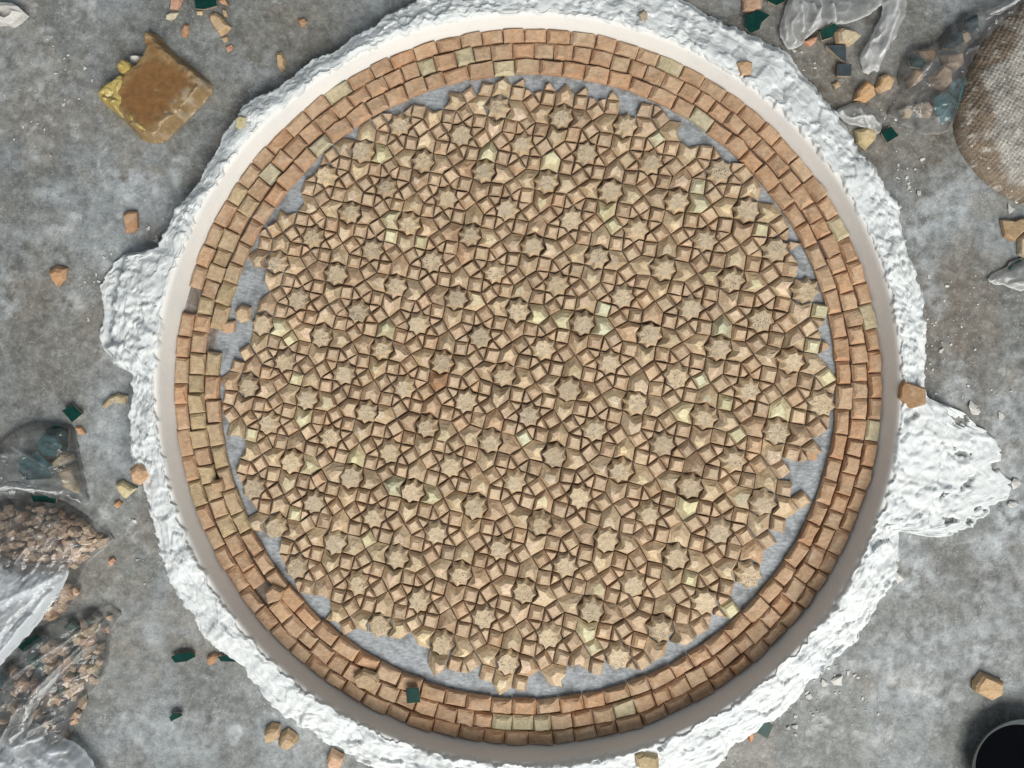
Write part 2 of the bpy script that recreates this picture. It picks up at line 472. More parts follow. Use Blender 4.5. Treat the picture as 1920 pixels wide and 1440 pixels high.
# ------------------------------------------------------------------ plaster ring
WALL_H, FLARE = 0.060, 0.010
OUTLINE = [(640, 85), (700, 45), (760, 5), (830, -30), (960, -45), (1120, -45), (1250, -20), (1345, 30), (1400, 62), (1440, 75), (1480, 100), (1510, 140),
           (1550, 180), (1580, 230), (1610, 270), (1650, 330), (1688, 380), (1700, 440), (1722, 520), (1736, 600), (1740, 700), (1745, 745),
           (1790, 762), (1845, 792), (1880, 850), (1898, 900), (1880, 950), (1830, 990), (1760, 1012), (1692, 998), (1686, 1080),
           (1652, 1130), (1612, 1200), (1575, 1235), (1530, 1275), (1500, 1312), (1420, 1372), (1360, 1420), (1290, 1470), (1150, 1500), (960, 1510), (800, 1490),
           (700, 1450), (640, 1408), (560, 1362), (500, 1310), (452, 1242), (380, 1200), (345, 1140), (312, 1085), (290, 990), (270, 925),
           (246, 870), (240, 830), (246, 750), (240, 702), (208, 682), (180, 630), (190, 580), (188, 520), (228, 478), (290, 462),
           (322, 400), (368, 345), (400, 292), (432, 225), (470, 188), (522, 162), (562, 130), (600, 102)]

def build_ring():
    root = empty("plaster_ring", (RC[0], RC[1], 0))
    tag(root, "thick ring of white plaster with ragged outer edge cast round the tiles", "plaster ring")
    # smooth inner wall
    n = 360
    prof = [(-0.001, -0.002), (0.0, 0.004), (0.003, 0.020), (0.006, 0.036), (0.008, 0.048), (FLARE, 0.0555), (FLARE + 0.0025, 0.0580), (FLARE + 0.007, 0.0585), (FLARE + 0.011, 0.054), (FLARE + 0.016, 0.040)]
    verts = []; faces = []
    for k in range(n):
        th = 2 * math.pi * k / n
        wob = 0.0022 * (fbm(np.array(math.cos(th) * 3.0), np.array(math.sin(th) * 3.0), 61, 3) - 0.5)
        for d, z in prof:
            r = float(ring_r(th, d)) + float(wob)
            zz = z * (1 - (0.24 * max(0.0, math.sin(th)) ** 2 - 0.03 * math.sin(5 * th)) * min(1.0, z / 0.05))
            verts.append((r * math.cos(th), r * math.sin(th), zz))
    m = len(prof)
    for k in range(n):
        for j in range(m - 1):
            a = k * m + j; b = ((k + 1) % n) * m + j
            faces.append((a, a + 1, b + 1, b))
    new_obj("inner_wall", verts, faces, M_SMOOTH, root, smooth=True)
    # rough outer spread
    th_pts = []; r_pts = []
    for (x, y) in OUTLINE:
        X, Y = P(x, y, 0.016)
        th_pts.append(math.atan2(Y - RC[1], X - RC[0])); r_pts.append(math.hypot(X - RC[0], Y - RC[1]))
    order = np.argsort(th_pts); tp = np.array(th_pts)[order]; rp = np.array(r_pts)[order]
    tp = np.concatenate([tp - 2 * np.pi, tp, tp + 2 * np.pi]); rp = np.concatenate([rp] * 3)
    n = 1500; m = 84
    th = np.linspace(-np.pi, np.pi, n, endpoint=False)
    ro = np.interp(th, tp, rp)
    cx, sx = np.cos(th), np.sin(th)
    wid0 = sstep(0.79, 0.86, ro)
    ro = ro + wid0 * 0.06 * (fbm(cx * 40, sx * 40, 95, 4, .65) - .5)
    ro = ro + 0.030 * (fbm(cx * 14, sx * 14, 5, 5, 0.7) - 0.5) + 0.013 * (fbm(cx * 80, sx * 80, 6, 3) - 0.5) * sstep(0.6, 1.0, ro)
    ri = ring_r(th, FLARE - 0.0015) + 0.009 * sstep(0.3, 0.8, fbm(cx * 34, sx * 34, 8, 5, 0.66))
    u = np.linspace(0, 1, m)
    U, TH = np.meshgrid(u, th)
    RI = ri[:, None]; RO = np.maximum(ro[:, None], RI + 0.012)
    W = RO - RI
    R = RI + W * U
    d = R - RI
    X = R * np.cos(TH); Y = R * np.sin(TH)
    hfac = (1 - 0.24 * np.maximum(0, sx) ** 2)[:, None]
    crest = hfac * (WALL_H + 0.004) + 0.009 * (fbm(cx * 9, sx * 9, 15, 4, 0.6) - 0.45)[:, None]
    fall = np.minimum(0.105, W)
    wide = sstep(0.12, 0.16, W)
    edge = np.clip(0.010 + 0.010 * (fbm(cx * 10, sx * 10, 91, 3) - 0.3), 0.004, 0.02)[:, None] * (1 - 0.45 * wide)
    spill = sstep(0.13, 0.16, W)
    t = d / np.minimum(W, 0.12)
    flat = 1 - 0.32 * sstep(0.1, 0.8, t) - 0.08 * t - 0.60 * sstep(0.74, 1.0, t)
    Z = (crest - edge) * flat + edge
    env = sstep(0, 0.006, d) * sstep(0.0, 0.016, RO - R) * (1 + 0.25 * wide * sstep(.10, .13, d))
    lumps = fbm(X * 13, Y * 13, 23, 3, 0.5) - 0.5
    lowr = sstep(-0.1, -0.5, np.sin(TH))
    wx = X + 0.010 * (fbm(X * 30, Y * 30, 401, 3) - .5); wy = Y + 0.010 * (fbm(X * 30, Y * 30, 402, 3) - .5)
    big_f = facets(wx * 34, wy * 34, 51, 0.9, 0.8)
    small_f = facets(wx * 95, wy * 95, 61, 0.9, 0.8)
    rough_m = sstep(0.42, 0.62, fbm(X * 9, Y * 9, 83, 4, 0.6))
    plough = ridged(R * 42 + 1.5 * fbm(X * 12, Y * 12, 87, 2), TH * 5.0, 33, 3, 0.6) - 0.6
    Z = Z + env * (0.014 * lumps + 0.0042 * big_f + (0.0012 + 0.0026 * rough_m * (1 - .5 * lowr)) * small_f + 0.010 * (0.25 + 0.75 * lowr) * plough - 0.001)
    Z = np.maximum(Z, 0.0025 + 0.002 * (small_f + 1))
    # small torn holes in the thin spread where the floor shows
    thin = sstep(0.10, 0.14, d)
    hole = sstep(0.67, 0.73, fbm(X * 20, Y * 20, 71, 4, 0.65)) * thin
    Z = Z - hole * 0.03
    # blunt, undercut outer edge
    k = sstep(0.0, 0.004, RO - R)
    Z = Z * k - 0.004 * (1 - k)
    Z[:, 0] = (WALL_H * hfac[:, 0]) - 0.012; Z[:, 1] = 0.4 * Z[:, 1] + 0.6 * (WALL_H * hfac[:, 0])
    verts = np.stack([X, Y, Z], -1).reshape(-1, 3)
    idx = np.arange(n * m).reshape(n, m)
    nxt = np.roll(idx, -1, 0)
    faces = np.stack([idx[:, :-1], idx[:, 1:], nxt[:, 1:], nxt[:, :-1]], -1).reshape(-1, 4)
    new_obj("rough_edge", verts.tolist(), faces.tolist(), M_ROUGH, root, smooth=True)
    def height(px, py):
        xx, yy = P(px, py, 0.03)
        a = math.atan2(yy - RC[1], xx - RC[0]); rr = math.hypot(xx - RC[0], yy - RC[1])
        i = int((a + math.pi) / (2 * math.pi) * n) % n
        j = int(np.clip((rr - R[i, 0]) / (R[i, -1] - R[i, 0]) * (m - 1), 0, m - 1))
        a0, a1 = max(0, i - 8), min(n, i + 9)
        return float(Z[a0:a1, max(0, j - 6):j + 7].max()) - 0.004
    return height
plaster_height = build_ring()

# ------------------------------------------------------------------ clay pieces
def area2(p):
    return sum(p[i][0] * p[(i + 1) % len(p)][1] - p[(i + 1) % len(p)][0] * p[i][1] for i in range(len(p)))

def centroid(p):
    A = area2(p) / 2; cx = cy = 0
    for i in range(len(p)):
        x0, y0 = p[i]; x1, y1 = p[(i + 1) % len(p)]
        k = x0 * y1 - x1 * y0
        cx += (x0 + x1) * k; cy += (y0 + y1) * k
    return cx / (6 * A), cy / (6 * A)

def hewn(poly, rings, rng, off=(0, 0), tilt=(0, 0), jit=0.0, zj=0.0, peak=0.0, wobble=None):
    """a hand-cut clay piece: stacked shrinking outlines; returns verts, faces, ring number of each face"""
    n = len(poly)
    verts = []; faces = []; kind = []
    zt = rings[-1][1]
    for ri, (s, z) in enumerate(rings):
        k = 0 if ri < 2 else (ri - 1) / (len(rings) - 2)
        for i, (x, y) in enumerate(poly):
            sv = s if (wobble is None or ri < 2) else s * (1 + (wobble[i] if ri == len(rings) - 1 else wobble[i] * 0.5))
            vx = x * sv + off[0] * k; vy = y * sv + off[1] * k
            if ri >= 2:
                vx += rng.uniform(-jit, jit); vy += rng.uniform(-jit, jit)
            vz = z + (tilt[0] * vx + tilt[1] * vy) * k + (rng.uniform(-zj, zj) * k)
            verts.append((vx, vy, max(vz, 0.0)))
    for ri in range(len(rings) - 1):
        for i in range(n):
            a = ri * n + i; b = ri * n + (i + 1) % n
            faces.append((a, b, b + n, a + n)); kind.append(ri)
    base = (len(rings) - 1) * n
    cxv = sum(verts[base + i][0] for i in range(n)) / n + rng.uniform(-jit, jit)
    cyv = sum(verts[base + i][1] for i in range(n)) / n + rng.uniform(-jit, jit)
    czv = sum(verts[base + i][2] for i in range(n)) / n + peak
    verts.append((cxv, cyv, czv)); c = len(verts) - 1
    for i in range(n):
        faces.append((base + i, base + (i + 1) % n, c)); kind.append(99)
    return verts, faces, kind

def face_cols(kind, tint, top, pit, rng, spread=0.07):
    out = []
    tt = None
    for k in kind:
        c = top if k == 99 else tint
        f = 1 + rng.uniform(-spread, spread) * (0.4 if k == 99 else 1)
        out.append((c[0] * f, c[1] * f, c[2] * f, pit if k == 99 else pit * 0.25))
    return out

CLAYS = [(0.485, 0.352, 0.240), (0.468, 0.348, 0.243), (0.505, 0.375, 0.258), (0.452, 0.333, 0.230), (0.510, 0.360, 0.238)]
TANS = [(0.545, 0.428, 0.288), (0.525, 0.408, 0.278), (0.570, 0.455, 0.315), (0.510, 0.405, 0.285), (0.555, 0.430, 0.285)]
STONY = [(0.555, 0.445, 0.312), (0.580, 0.465, 0.325), (0.515, 0.418, 0.300), (0.590, 0.468, 0.318)]
PALE = [(0.600, 0.560, 0.370), (0.570, 0.560, 0.400), (0.620, 0.570, 0.360)]

# star centres read off the photograph: lattice index -> pixel
CTRL = {(0, 0): (741.7, 533.3), (1, 0): (856.7, 556.7), (2, 0): (968.3, 578.3), (3, 0): (1091.7, 606.7), (4, 0): (1216.7, 628.3),
        (0, 1): (713, 656), (1, 1): (830, 680), (2, 1): (950, 700), (3, 1): (1065, 728), (4, 1): (1186.7, 755),
        (0, 2): (684, 772.7), (1, 2): (801.7, 798), (2, 2): (921.7, 823), (3, 2): (1036.7, 848), (4, 2): (1161.7, 885),
        (1, 3): (773, 918.5), (3, 3): (1012, 977), (4, 3): (1137, 1012), (1, 4): (744, 1047), (2, 4): (863, 1077), (3, 4): (982, 1107), (4, 4): (1109, 1142),
        (1, 5): (710, 1170), (2, 5): (830, 1205), (3, 5): (953, 1240), (5, 4): (1239, 1177), (0, -2): (795, 302), (1, -3): (935, 202), (3, -3): (1173, 233),
        (5, -1): (1375, 521.7), (6, -1): (1505, 543), (5, 0): (1346.7, 653), (6, 0): (1481.7, 675), (5, 1): (1318, 785), (6, 1): (1460, 808),
        (-1, 1): (604, 634), (-1, 2): (576, 746), (-2, 2): (466, 718), (-1, 3): (547, 869), (0, 3): (659.6, 888.8), (-1, 4): (515.8, 986.7), (0, 4): (629.4, 1013.8),
        (5, 2): (1294.8, 910.6), (6, 2): (1433.3, 943), (5, 3): (1268.7, 1044), (6, 3): (1398, 1073), (4, -2): (1269.8, 375.6), (5, -2): (1405, 392),
        (4, -3): (1293.75, 251.7), (-1, -2): (678.75, 280), (-1, -1): (653.75, 398), (0, -1): (767, 421)}
def terms(i, j):
    i = np.asarray(i, float); j = np.asarray(j, float)
    return np.stack([np.ones_like(i), i, j, i * i, i * j, j * j, i ** 3, i * i * j, i * j * j, j ** 3], -1)
_k = np.array(list(CTRL.keys()), float); _v = np.array(list(CTRL.values()), float)
COEF, *_ = np.linalg.lstsq(terms(_k[:, 0], _k[:, 1]), _v, rcond=None)
def lattice(i, j):
    p = terms(i, j) @ COEF
    return float(p[0]), float(p[1])

def inside(pt, poly):
    x, y = pt; r = False
    for i in range(len(poly)):
        x0, y0 = poly[i]; x1, y1 = poly[i - 1]
        if (y0 > y) != (y1 > y) and x < (x1 - x0) * (y - y0) / (y1 - y0) + x0:
            r = not r
    return r

S = 1 / (2 + 2 * math.sqrt(2)); WD = S * math.sqrt(2)
def rot90(p, k):
    for _ in range(k): p = [(-y, x) for x, y in p]
    return p
def star_at(cx, cy):
    q = []
    for k in range(16):
        a = math.radians(22.5 * k); r = S if k % 2 == 0 else S * 0.7654
        q.append((cx + r * math.cos(a), cy + r * math.sin(a)))
    return q
CELL = [("star_tile", star_at(0, 0), 'A'), ("star_tile", star_at(.5, .5), 'B')]
for k in range(4):
    CELL.append(("arrow_tile", rot90([(WD / 2, -WD / 2), (WD / 2 + S, -WD / 2), (.5, 0), (WD / 2 + S, WD / 2), (WD / 2, WD / 2), (S, 0)], k), k))
    CELL.append(("square_tile", rot90([(WD / 2, WD / 2), (WD / 2 + S, WD / 2), (WD / 2 + S, WD / 2 + S), (WD / 2, WD / 2 + S)], k), 0))
for (cx, cy) in ((.5, WD / 2), (.5, -WD / 2), (WD / 2, .5), (-WD / 2, .5)):
    CELL.append(("square_tile", [(cx + WD / 2, cy), (cx, cy + WD / 2), (cx - WD / 2, cy), (cx, cy - WD / 2)], 1))
for k in range(8):
    a0, a1, am = math.radians(45 * k), math.radians(45 * k + 45), math.radians(45 * k + 22.5)
    CELL.append(("kite_tile", [(.5 + S * math.cos(a0), .5 + S * math.sin(a0)), (.5 + 1.848 * S * math.cos(am), .5 + 1.848 * S * math.sin(am)),
                               (.5 + S * math.cos(a1), .5 + S * math.sin(a1)), (.5 + .80 * S * math.cos(am), .5 + .80 * S * math.sin(am))], 0))

PALE_AT = [(1055, 602, "arrow_tile"), (1130, 612, "arrow_tile"), (1128, 578, "square_tile"), (1350, 612, "arrow_tile"), (1463, 772, "arrow_tile"), (1287, 952, "arrow_tile"),
           (1138, 400, "arrow_tile"), (1147, 420, "square_tile"), (715, 290, "arrow_tile"), (1036, 302, "arrow_tile"), (532, 612, "arrow_tile"), (1232, 258, "square_tile"), (805, 930, "arrow_tile"),
           (722, 918, "arrow_tile"), (1312, 716, "square_tile"), (1360, 757, "square_tile"), (1530, 590, "square_tile"), (1518, 648, "square_tile"), (1544, 708, "square_tile"), (1385, 815, "square_tile"),
           (1290, 1085, "square_tile"), (1110, 1210, "square_tile"), (1375, 1142, "square_tile"), (1100, 1180, "arrow_tile"), (585, 875, "arrow_tile"), (695, 1010, "square_tile"), (660, 855, "arrow_tile"),
           (565, 775, "arrow_tile"), (1430, 432, "square_tile"), (1305, 380, "arrow_tile"), (553, 963, "square_tile"), (720, 620, "arrow_tile")]

def build_mosaic():
    root = empty("tile_mosaic", (RC[0], RC[1], 0))
    tag(root, "round field of small hand-cut clay tiles in an eight-pointed star pattern laid face down", "mosaic")
    pieces = []
    for i in range(-5, 10):
        for j in range(-6, 9):
            for name, poly, extra in CELL:
                pts = [lattice(i + x, j + y) for x, y in poly]
                pts = [(x + 3.4 * (float(vnoise(x / 21, y / 21, 301)) - .5), y + 3.4 * (float(vnoise(x / 21, y / 21, 302)) - .5)) for x, y in pts]
                c = (sum(p[0] for p in pts) / len(pts), sum(p[1] for p in pts) / len(pts))
                if abs(c[0] - 990) > 620 or abs(c[1] - 725) > 620 or not inside(c, FIELD):
                    continue
                w = [P(x, y, 0.006) for x, y in pts]
                if max(math.hypot(a - RC[0], b - RC[1]) for a, b in w) > 0.583: continue
                if area2(w) < 0: w = w[::-1]
                pieces.append([name, w, c, extra, None])
    for (x, y, nm) in PALE_AT:
        best = min((p for p in pieces if p[0] == nm), key=lambda p: (p[2][0] - x) ** 2 + (p[2][1] - y) ** 2)
        best[4] = 'pale'
    best = min((p for p in pieces if p[0] == "arrow_tile"), key=lambda p: (p[2][0] - 823) ** 2 + (p[2][1] - 715) ** 2)
    best[4] = 'orange'
    pieces.sort(key=lambda p: (p[2][0] - 960) ** 2 + (p[2][1] - 720) ** 2)
    count = {}; rest = {}
    for name, w, c, extra, special in pieces:
        rng = random.Random(hash((round(c[0] * 3), round(c[1] * 3))) & 0xffffff)
        gx, gy = centroid(w)
        ang = math.radians(rng.gauss(0, 2.0)); ca, sa = math.cos(ang), math.sin(ang)
        jx, jy = rng.gauss(0, 0.00035), rng.gauss(0, 0.00035)
        loc = [(x - gx, y - gy) for x, y in w]
        size = math.sqrt(abs(area2(loc)) / 2)
        inset = 1 - 0.0009 / (size * (0.5 if name != "kite_tile" else 0.42))
        loc = [((x * ca - y * sa) * inset, (x * sa + y * ca) * inset) for x, y in loc]
        r = rng.random()
        if name == "star_tile":
            h = rng.uniform(0.0115, 0.0145)
            wob = [rng.uniform(-0.13, 0.06) - (0.08 if math.hypot(*q) > 0.021 else -0.015) for q in loc]
            off = (rng.gauss(0, 0.0014), rng.gauss(-0.0027, 0.0014)); sh = rng.uniform(0.66, 0.88)
            v, f, kd = hewn(loc, [(0.99, 0.0), (1.0, 0.004), ((1 + sh) / 2 + .02, h * 0.72), (sh - .03, h)], rng, off, (rng.gauss(0, .06), rng.gauss(0, .06)), 0.0010, 0.0007, rng.uniform(-.0006, .0008), wob)
            tint = rng.choice(TANS); top = rng.choice(STONY); pit = rng.choice((0.4, 0.7, 0.95))
        elif name == "arrow_tile":
            h = rng.uniform(0.0095, 0.0155)
            wob = [rng.uniform(-0.30, 0.10) for _ in loc]
            off = (rng.gauss(0, 0.0028), rng.gauss(-0.0040, 0.0026)); sh = rng.uniform(0.36, 0.70)
            v, f, kd = hewn(loc, [(0.985, 0.0), (1.0, 0.0035), ((1 + sh) / 2 + .03, h * 0.70), (sh, h)], rng, off, (rng.gauss(0, .09), rng.gauss(0, .09)), 0.0010, 0.0008, rng.uniform(.0001, .0022), wob)
            tint = rng.choice(TANS if r < .72 else CLAYS); top = tuple(a * rng.uniform(1.0, 1.12) for a in rng.choice(TANS)) if r < .8 else tint; pit = 0.35 if r < .6 else 0.1
        elif name == "square_tile":
            h = rng.uniform(0.0095, 0.0130)
            wob = [rng.uniform(-0.22, 0.08) for _ in loc]
            off = (rng.gauss(0, 0.0014), rng.gauss(-0.0020, 0.0014)); sh = rng.uniform(0.46, 0.78)
            v, f, kd = hewn(loc, [(0.985, 0.0), (1.0, 0.0045), ((1 + sh) / 2 + .03, h * 0.78), (sh, h)], rng, off, (rng.gauss(0, .07), rng.gauss(0, .07)), 0.0006, 0.0006, rng.uniform(-.0005, .0008), wob)
            tint = rng.choice(CLAYS); top = tuple((a + b) / 2 for a, b in zip(tint, rng.choice(TANS))) if r < .8 else tint; pit = 0.25
        else:
            h = rng.uniform(0.0080, 0.0115)
            wob = [rng.uniform(-0.10, 0.06) for _ in loc]
            off = (rng.gauss(0, 0.0008), rng.gauss(-0.0006, 0.0008)); sh = rng.uniform(0.50, 0.80)
            v, f, kd = hewn(loc, [(0.98, 0.0), (1.0, 0.004), ((1 + sh) / 2 + .03, h * 0.8), (sh, h)], rng, off, (rng.gauss(0, .10), rng.gauss(0, .10)), 0.0005, 0.0005, 0.0003, wob)
            tint = rng.choice(CLAYS); top = tint; pit = 0.2
        if special == 'pale' or (special is None and name in ("square_tile", "arrow_tile") and rng.random() < 0.015):
            top = rng.choice(PALE); tint = tuple(0.75 * a + .25 * b for a, b in zip(top, tint)); pit = 0.15
        if special == 'orange':
            top = (0.43, 0.26, 0.155); tint = top; pit = 0.05
        vv = rng.uniform(0.84, 1.08)
        tint = tuple(a * vv for a in tint); top = tuple(a * vv for a in top)
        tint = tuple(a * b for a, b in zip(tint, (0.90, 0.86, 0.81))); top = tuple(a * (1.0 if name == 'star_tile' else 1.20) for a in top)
        fc = face_cols(kd, tint, top, pit, rng)
        k = count.get(name, 0)
        X, Y = gx + jx, gy + jy
        if k < 300:
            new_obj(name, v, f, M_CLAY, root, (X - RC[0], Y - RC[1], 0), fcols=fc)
            count[name] = k + 1
        else:
            V, F, C = rest.setdefault(name, ([], [], []))
            b = len(V)
            V.extend((x + X - RC[0], y + Y - RC[1], z) for x, y, z in v)
            F.extend(tuple(q + b for q in t) for t in f); C.extend(fc)
    for name, (V, F, C) in rest.items():
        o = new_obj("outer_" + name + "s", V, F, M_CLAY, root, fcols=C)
        o["kind"] = "stuff"
    print("mosaic", count, {k: len(v[1]) for k, v in rest.items()})
build_mosaic()

# ------------------------------------------------------------------ border of three courses
ORANGE = [(0.480, 0.300, 0.185), (0.455, 0.285, 0.178), (0.500, 0.320, 0.200), (0.440, 0.275, 0.170), (0.490, 0.285, 0.165), (0.475, 0.325, 0.210)]
OLIVE = [(0.455, 0.345, 0.205), (0.440, 0.315, 0.190), (0.45, 0.33, 0.205)]
def build_border():
    root = empty("tile_border", (RC[0], RC[1], 0))
    tag(root, "border of three rings of oblong clay tiles round the mosaic inside the plaster", "tile border")
    rng = random.Random(77)
    # (inner d, outer d, count) measured from the wall
    courses = [(-0.0245, -0.0006, 93, 'outer'), (-0.0545, -0.0264, 109, 'middle'), (-0.0838, -0.0576, 86, 'inner')]
    for d0, d1, cnt, cname in courses:
        cuts = []
        a = rng.uniform(0, 0.05)
        ws = [rng.uniform(0.86, 1.14) for _ in range(cnt)]
        tot = sum(ws)
        for w in ws:
            cuts.append((a, a + 2 * math.pi * w / tot)); a += 2 * math.pi * w / tot
        for (t0, t1) in cuts:
            tm = (t0 + t1) / 2
            X = RC[0] + ring_r(tm, (d0 + d1) / 2) * math.cos(tm); Y = RC[1] + ring_r(tm, (d0 + d1) / 2) * math.sin(tm)
            px, py = 960 + X * 1000, 720 - Y * 1000
            if cname == 'outer' and abs(px - 352) < 15 and abs(py - 572) < 20: continue
            if cname == 'inner' and abs(px - 402) < 15 and abs(py - 645) < 20: continue
            if cname == 'middle' and abs(px - 498) < 16 and abs(py - 1112) < 16: continue
            g = 0.0006
            e0 = d0 + rng.uniform(-.0015, .001); e1 = d1 + (rng.uniform(-.0015, .0008) if cname != 'outer' else 0.0)
            tg = g / 0.62
            poly = []
            for (t, d) in ((t0 + tg, e0), (t0 + tg, e1), (tm, e1), (t1 - tg, e1), (t1 - tg, e0), (tm, e0)):
                r = float(ring_r(t, d)); poly.append((RC[0] + r * math.cos(t) - X, RC[1] + r * math.sin(t) - Y))
            sk = rng.gauss(0, 0.03)
            poly = [(x - sk * y, y + sk * x) for x, y in poly]
            if area2(poly) < 0: poly = poly[::-1]
            h = rng.uniform(0.011, 0.0145) + (0.0015 if cname == 'inner' else 0)
            sh = rng.uniform(0.60, 0.92)
            wob = [rng.uniform(-0.22, 0.07) for _ in poly]
            v, f, kd = hewn(poly, [(0.99, 0.0), (1.0, 0.0065), ((1 + sh) / 2 + .02, h * 0.84), (sh, h)], rng, (rng.gauss(0, .0012), rng.gauss(-.0006, .0012)),
                            (rng.gauss(0, .09), rng.gauss(0, .09)), 0.0012, 0.0010, rng.uniform(-.0012, .0012), wob)
            # the left side is olive, the top right has many pale pieces
            left = 0.6 if (px < 470 and cname != 'outer') else (0.15 if px < 470 else 0.0)
            r = rng.random()
            if r < left: c = rng.choice(OLIVE)
            elif r < left + (0.11 if py < 330 else 0.04): c = rng.choice(PALE); c = tuple(0.55 * x + 0.35 * y for x, y in zip(c, rng.choice(TANS)))
            else: c = rng.choice(ORANGE)
            vv = rng.uniform(0.82, 1.02); c = tuple(x * vv for x in c)
            top = tuple(0.8 * a + 0.2 * b for a, b in zip(c, rng.choice(TANS)))
            new_obj("border_tile", v, f, M_CLAY, root, (X - RC[0], Y - RC[1], 0), fcols=face_cols(kd, c, top, 0.15, rng, 0.09))
build_border()

# ------------------------------------------------------------------ loose pieces
def ground_at(x, y): return 0.0

def shard(name, label, cat, px_poly, h, tint, rng_seed, z0=0.0, shrink=0.72, off=(0, -0.003), tilt=(0, 0), top=None, group=None, pit=0.1):
    """a chipped clay piece whose outline is given in photo pixels"""
    rng = random.Random(rng_seed)
    w = [P(x, y, z0 + 0.004) for x, y in px_poly]
    if area2(w) < 0: w = w[::-1]
    gx, gy = centroid(w)
    loc = [(x - gx, y - gy) for x, y in w]
    wob = [rng.uniform(-.14, .08) for _ in loc]
    v, f, kd = hewn(loc, [(0.96, 0.0), (1.0, h * .22), ((1 + shrink) / 2 + .03, h * .74), (shrink, h)], rng, off, tilt, 0.001, 0.0008, 0.0006, wob)
    o = new_obj(name, v, f, M_CLAY, None, (gx, gy, z0), fcols=face_cols(kd, tint, top or tuple(min(.7, x * 1.12) for x in tint), pit, rng, 0.08))
    tag(o, label, cat, group)
    return o

def glazed(label, px_poly, h, mat, z0=0.0, tilt=(0, 0), group=None, seed=1, clay=(0.46, 0.36, 0.26), name="glazed_tile"):
    """a tile lying glaze up: clay body and a thin glassy skin"""
    rng = random.Random(seed)
    w = [P(x, y, z0 + h) for x, y in px_poly]
    if area2(w) < 0: w = w[::-1]
    gx, gy = centroid(w)
    loc = [(x - gx, y - gy) for x, y in w]
    root = empty(name, (gx, gy, z0)); tag(root, label, "tile", group)
    lift = max(0, -min(tilt[0] * x + tilt[1] * y for x, y in loc))
    def lay(s, z): return [(x * s, y * s, z + lift + tilt[0] * x + tilt[1] * y) for x, y in loc]
    n = len(loc)
    v = lay(0.80, 0.0) + lay(1.0, h * 0.8) + lay(0.995, h * 0.93)
    f = [tuple(range(n - 1, -1, -1))]
    for r in range(2):
        f += [(r * n + i, r * n + (i + 1) % n, (r + 1) * n + (i + 1) % n, (r + 1) * n + i) for i in range(n)]
    f.append(tuple(2 * n + i for i in range(n)))
    new_obj("clay_body", v, f, M_CLAY, root, fcols=[(*clay, 0.1)] * len(f))
    v = lay(0.998, h * 0.90) + lay(0.998, h * 0.97) + lay(0.96, h * 1.02)
    f = [tuple(range(n - 1, -1, -1))]
    for r in range(2):
        f += [(r * n + i, r * n + (i + 1) % n, (r + 1) * n + (i + 1) % n, (r + 1) * n + i) for i in range(n)]
    f.append(tuple(2 * n + i for i in range(n)))
    new_obj("glaze", v, f, mat, root)
    return root

OR1 = (0.50, 0.29, 0.165); OR2 = (0.47, 0.33, 0.20); TA1 = (0.55, 0.43, 0.27); BR1 = (0.40, 0.235, 0.135); PK = (0.50, 0.29, 0.20)
# top left corner
shard("clay_shard", "pinkish clay shard cut off by the top edge left of a green tile", "shard", [(322, -8), (344, -8), (340, 6), (334, 18), (318, 17)], .010, PK, 1)
shard("clay_shard", "small pale cream chip touching a pinkish shard near the top edge", "shard", [(310, 26), (322, 21), (335, 22), (328, 33), (318, 38), (310, 34)], .007, (0.58, 0.53, 0.40), 2)
shard("clay_shard", "flat brown oval chip above the corner of the amber block", "shard", [(345, 43), (354, 45), (355, 57), (350, 70), (342, 69), (337, 60)], .006, BR1, 3)
glazed("dark green glazed tile cut by the top edge among clay shards", [(362, -14), (405, -14), (406, 11), (384, 17), (367, 16)], .012, M_GREEN, seed=4)
shard("clay_shard", "clay sliver just right of the green tile at the top edge", "shard", [(408, 0), (422, -4), (430, 10), (416, 6)], .007, OR1, 5)
shard("clay_shard", "large tan stepped shard below the green tile at the top edge", "shard", [(395, 26), (405, 24), (416, 30), (434, 52), (426, 61), (414, 68), (406, 56), (394, 38)], .016, OR2, 6, shrink=.68)
shard("clay_shard", "thin sliver standing beside the large tan stepped shard", "shard", [(417, 16), (424, 17), (428, 32), (421, 30)], .006, OR2, 7)
shard("clay_shard", "little tan chip under the large tan stepped shard", "shard", [(415, 70), (426, 66), (429, 74), (420, 79)], .005, OR2, 8)
shard("clay_shard", "little reddish chip farthest below the stepped tan shard", "shard", [(422, 86), (434, 82), (438, 90), (427, 97)], .005, PK, 9)
shard("clay_shard", "small tan chip under the green tile at the top edge", "shard", [(366, 18), (380, 19), (380, 27), (368, 26)], .005, TA1, 10)
shard("clay_shard", "faint brown chip lying alone between the shards and the plaster top", "shard", [(558, 36), (570, 32), (577, 40), (566, 51)], .006, BR1, 11)
shard("clay_shard", "long narrow brown chip standing near the plaster at upper left", "shard", [(519, 98), (528, 96), (535, 110), (535, 126), (527, 136), (520, 124)], .010, OR2, 12)
shard("clay_shard", "reddish oblong tile lying on the floor beside the plaster spill", "shard", [(231, 400), (243, 394), (258, 396), (260, 428), (252, 436), (238, 438)], .012, BR1, 13, shrink=.8)
shard("clay_shard", "pointed orange shard alone on the floor left of the plaster spill", "shard", [(92, 506), (108, 497), (126, 503), (124, 522), (110, 537), (98, 524)], .016, OR1, 14, shrink=.55, off=(0, -.006))
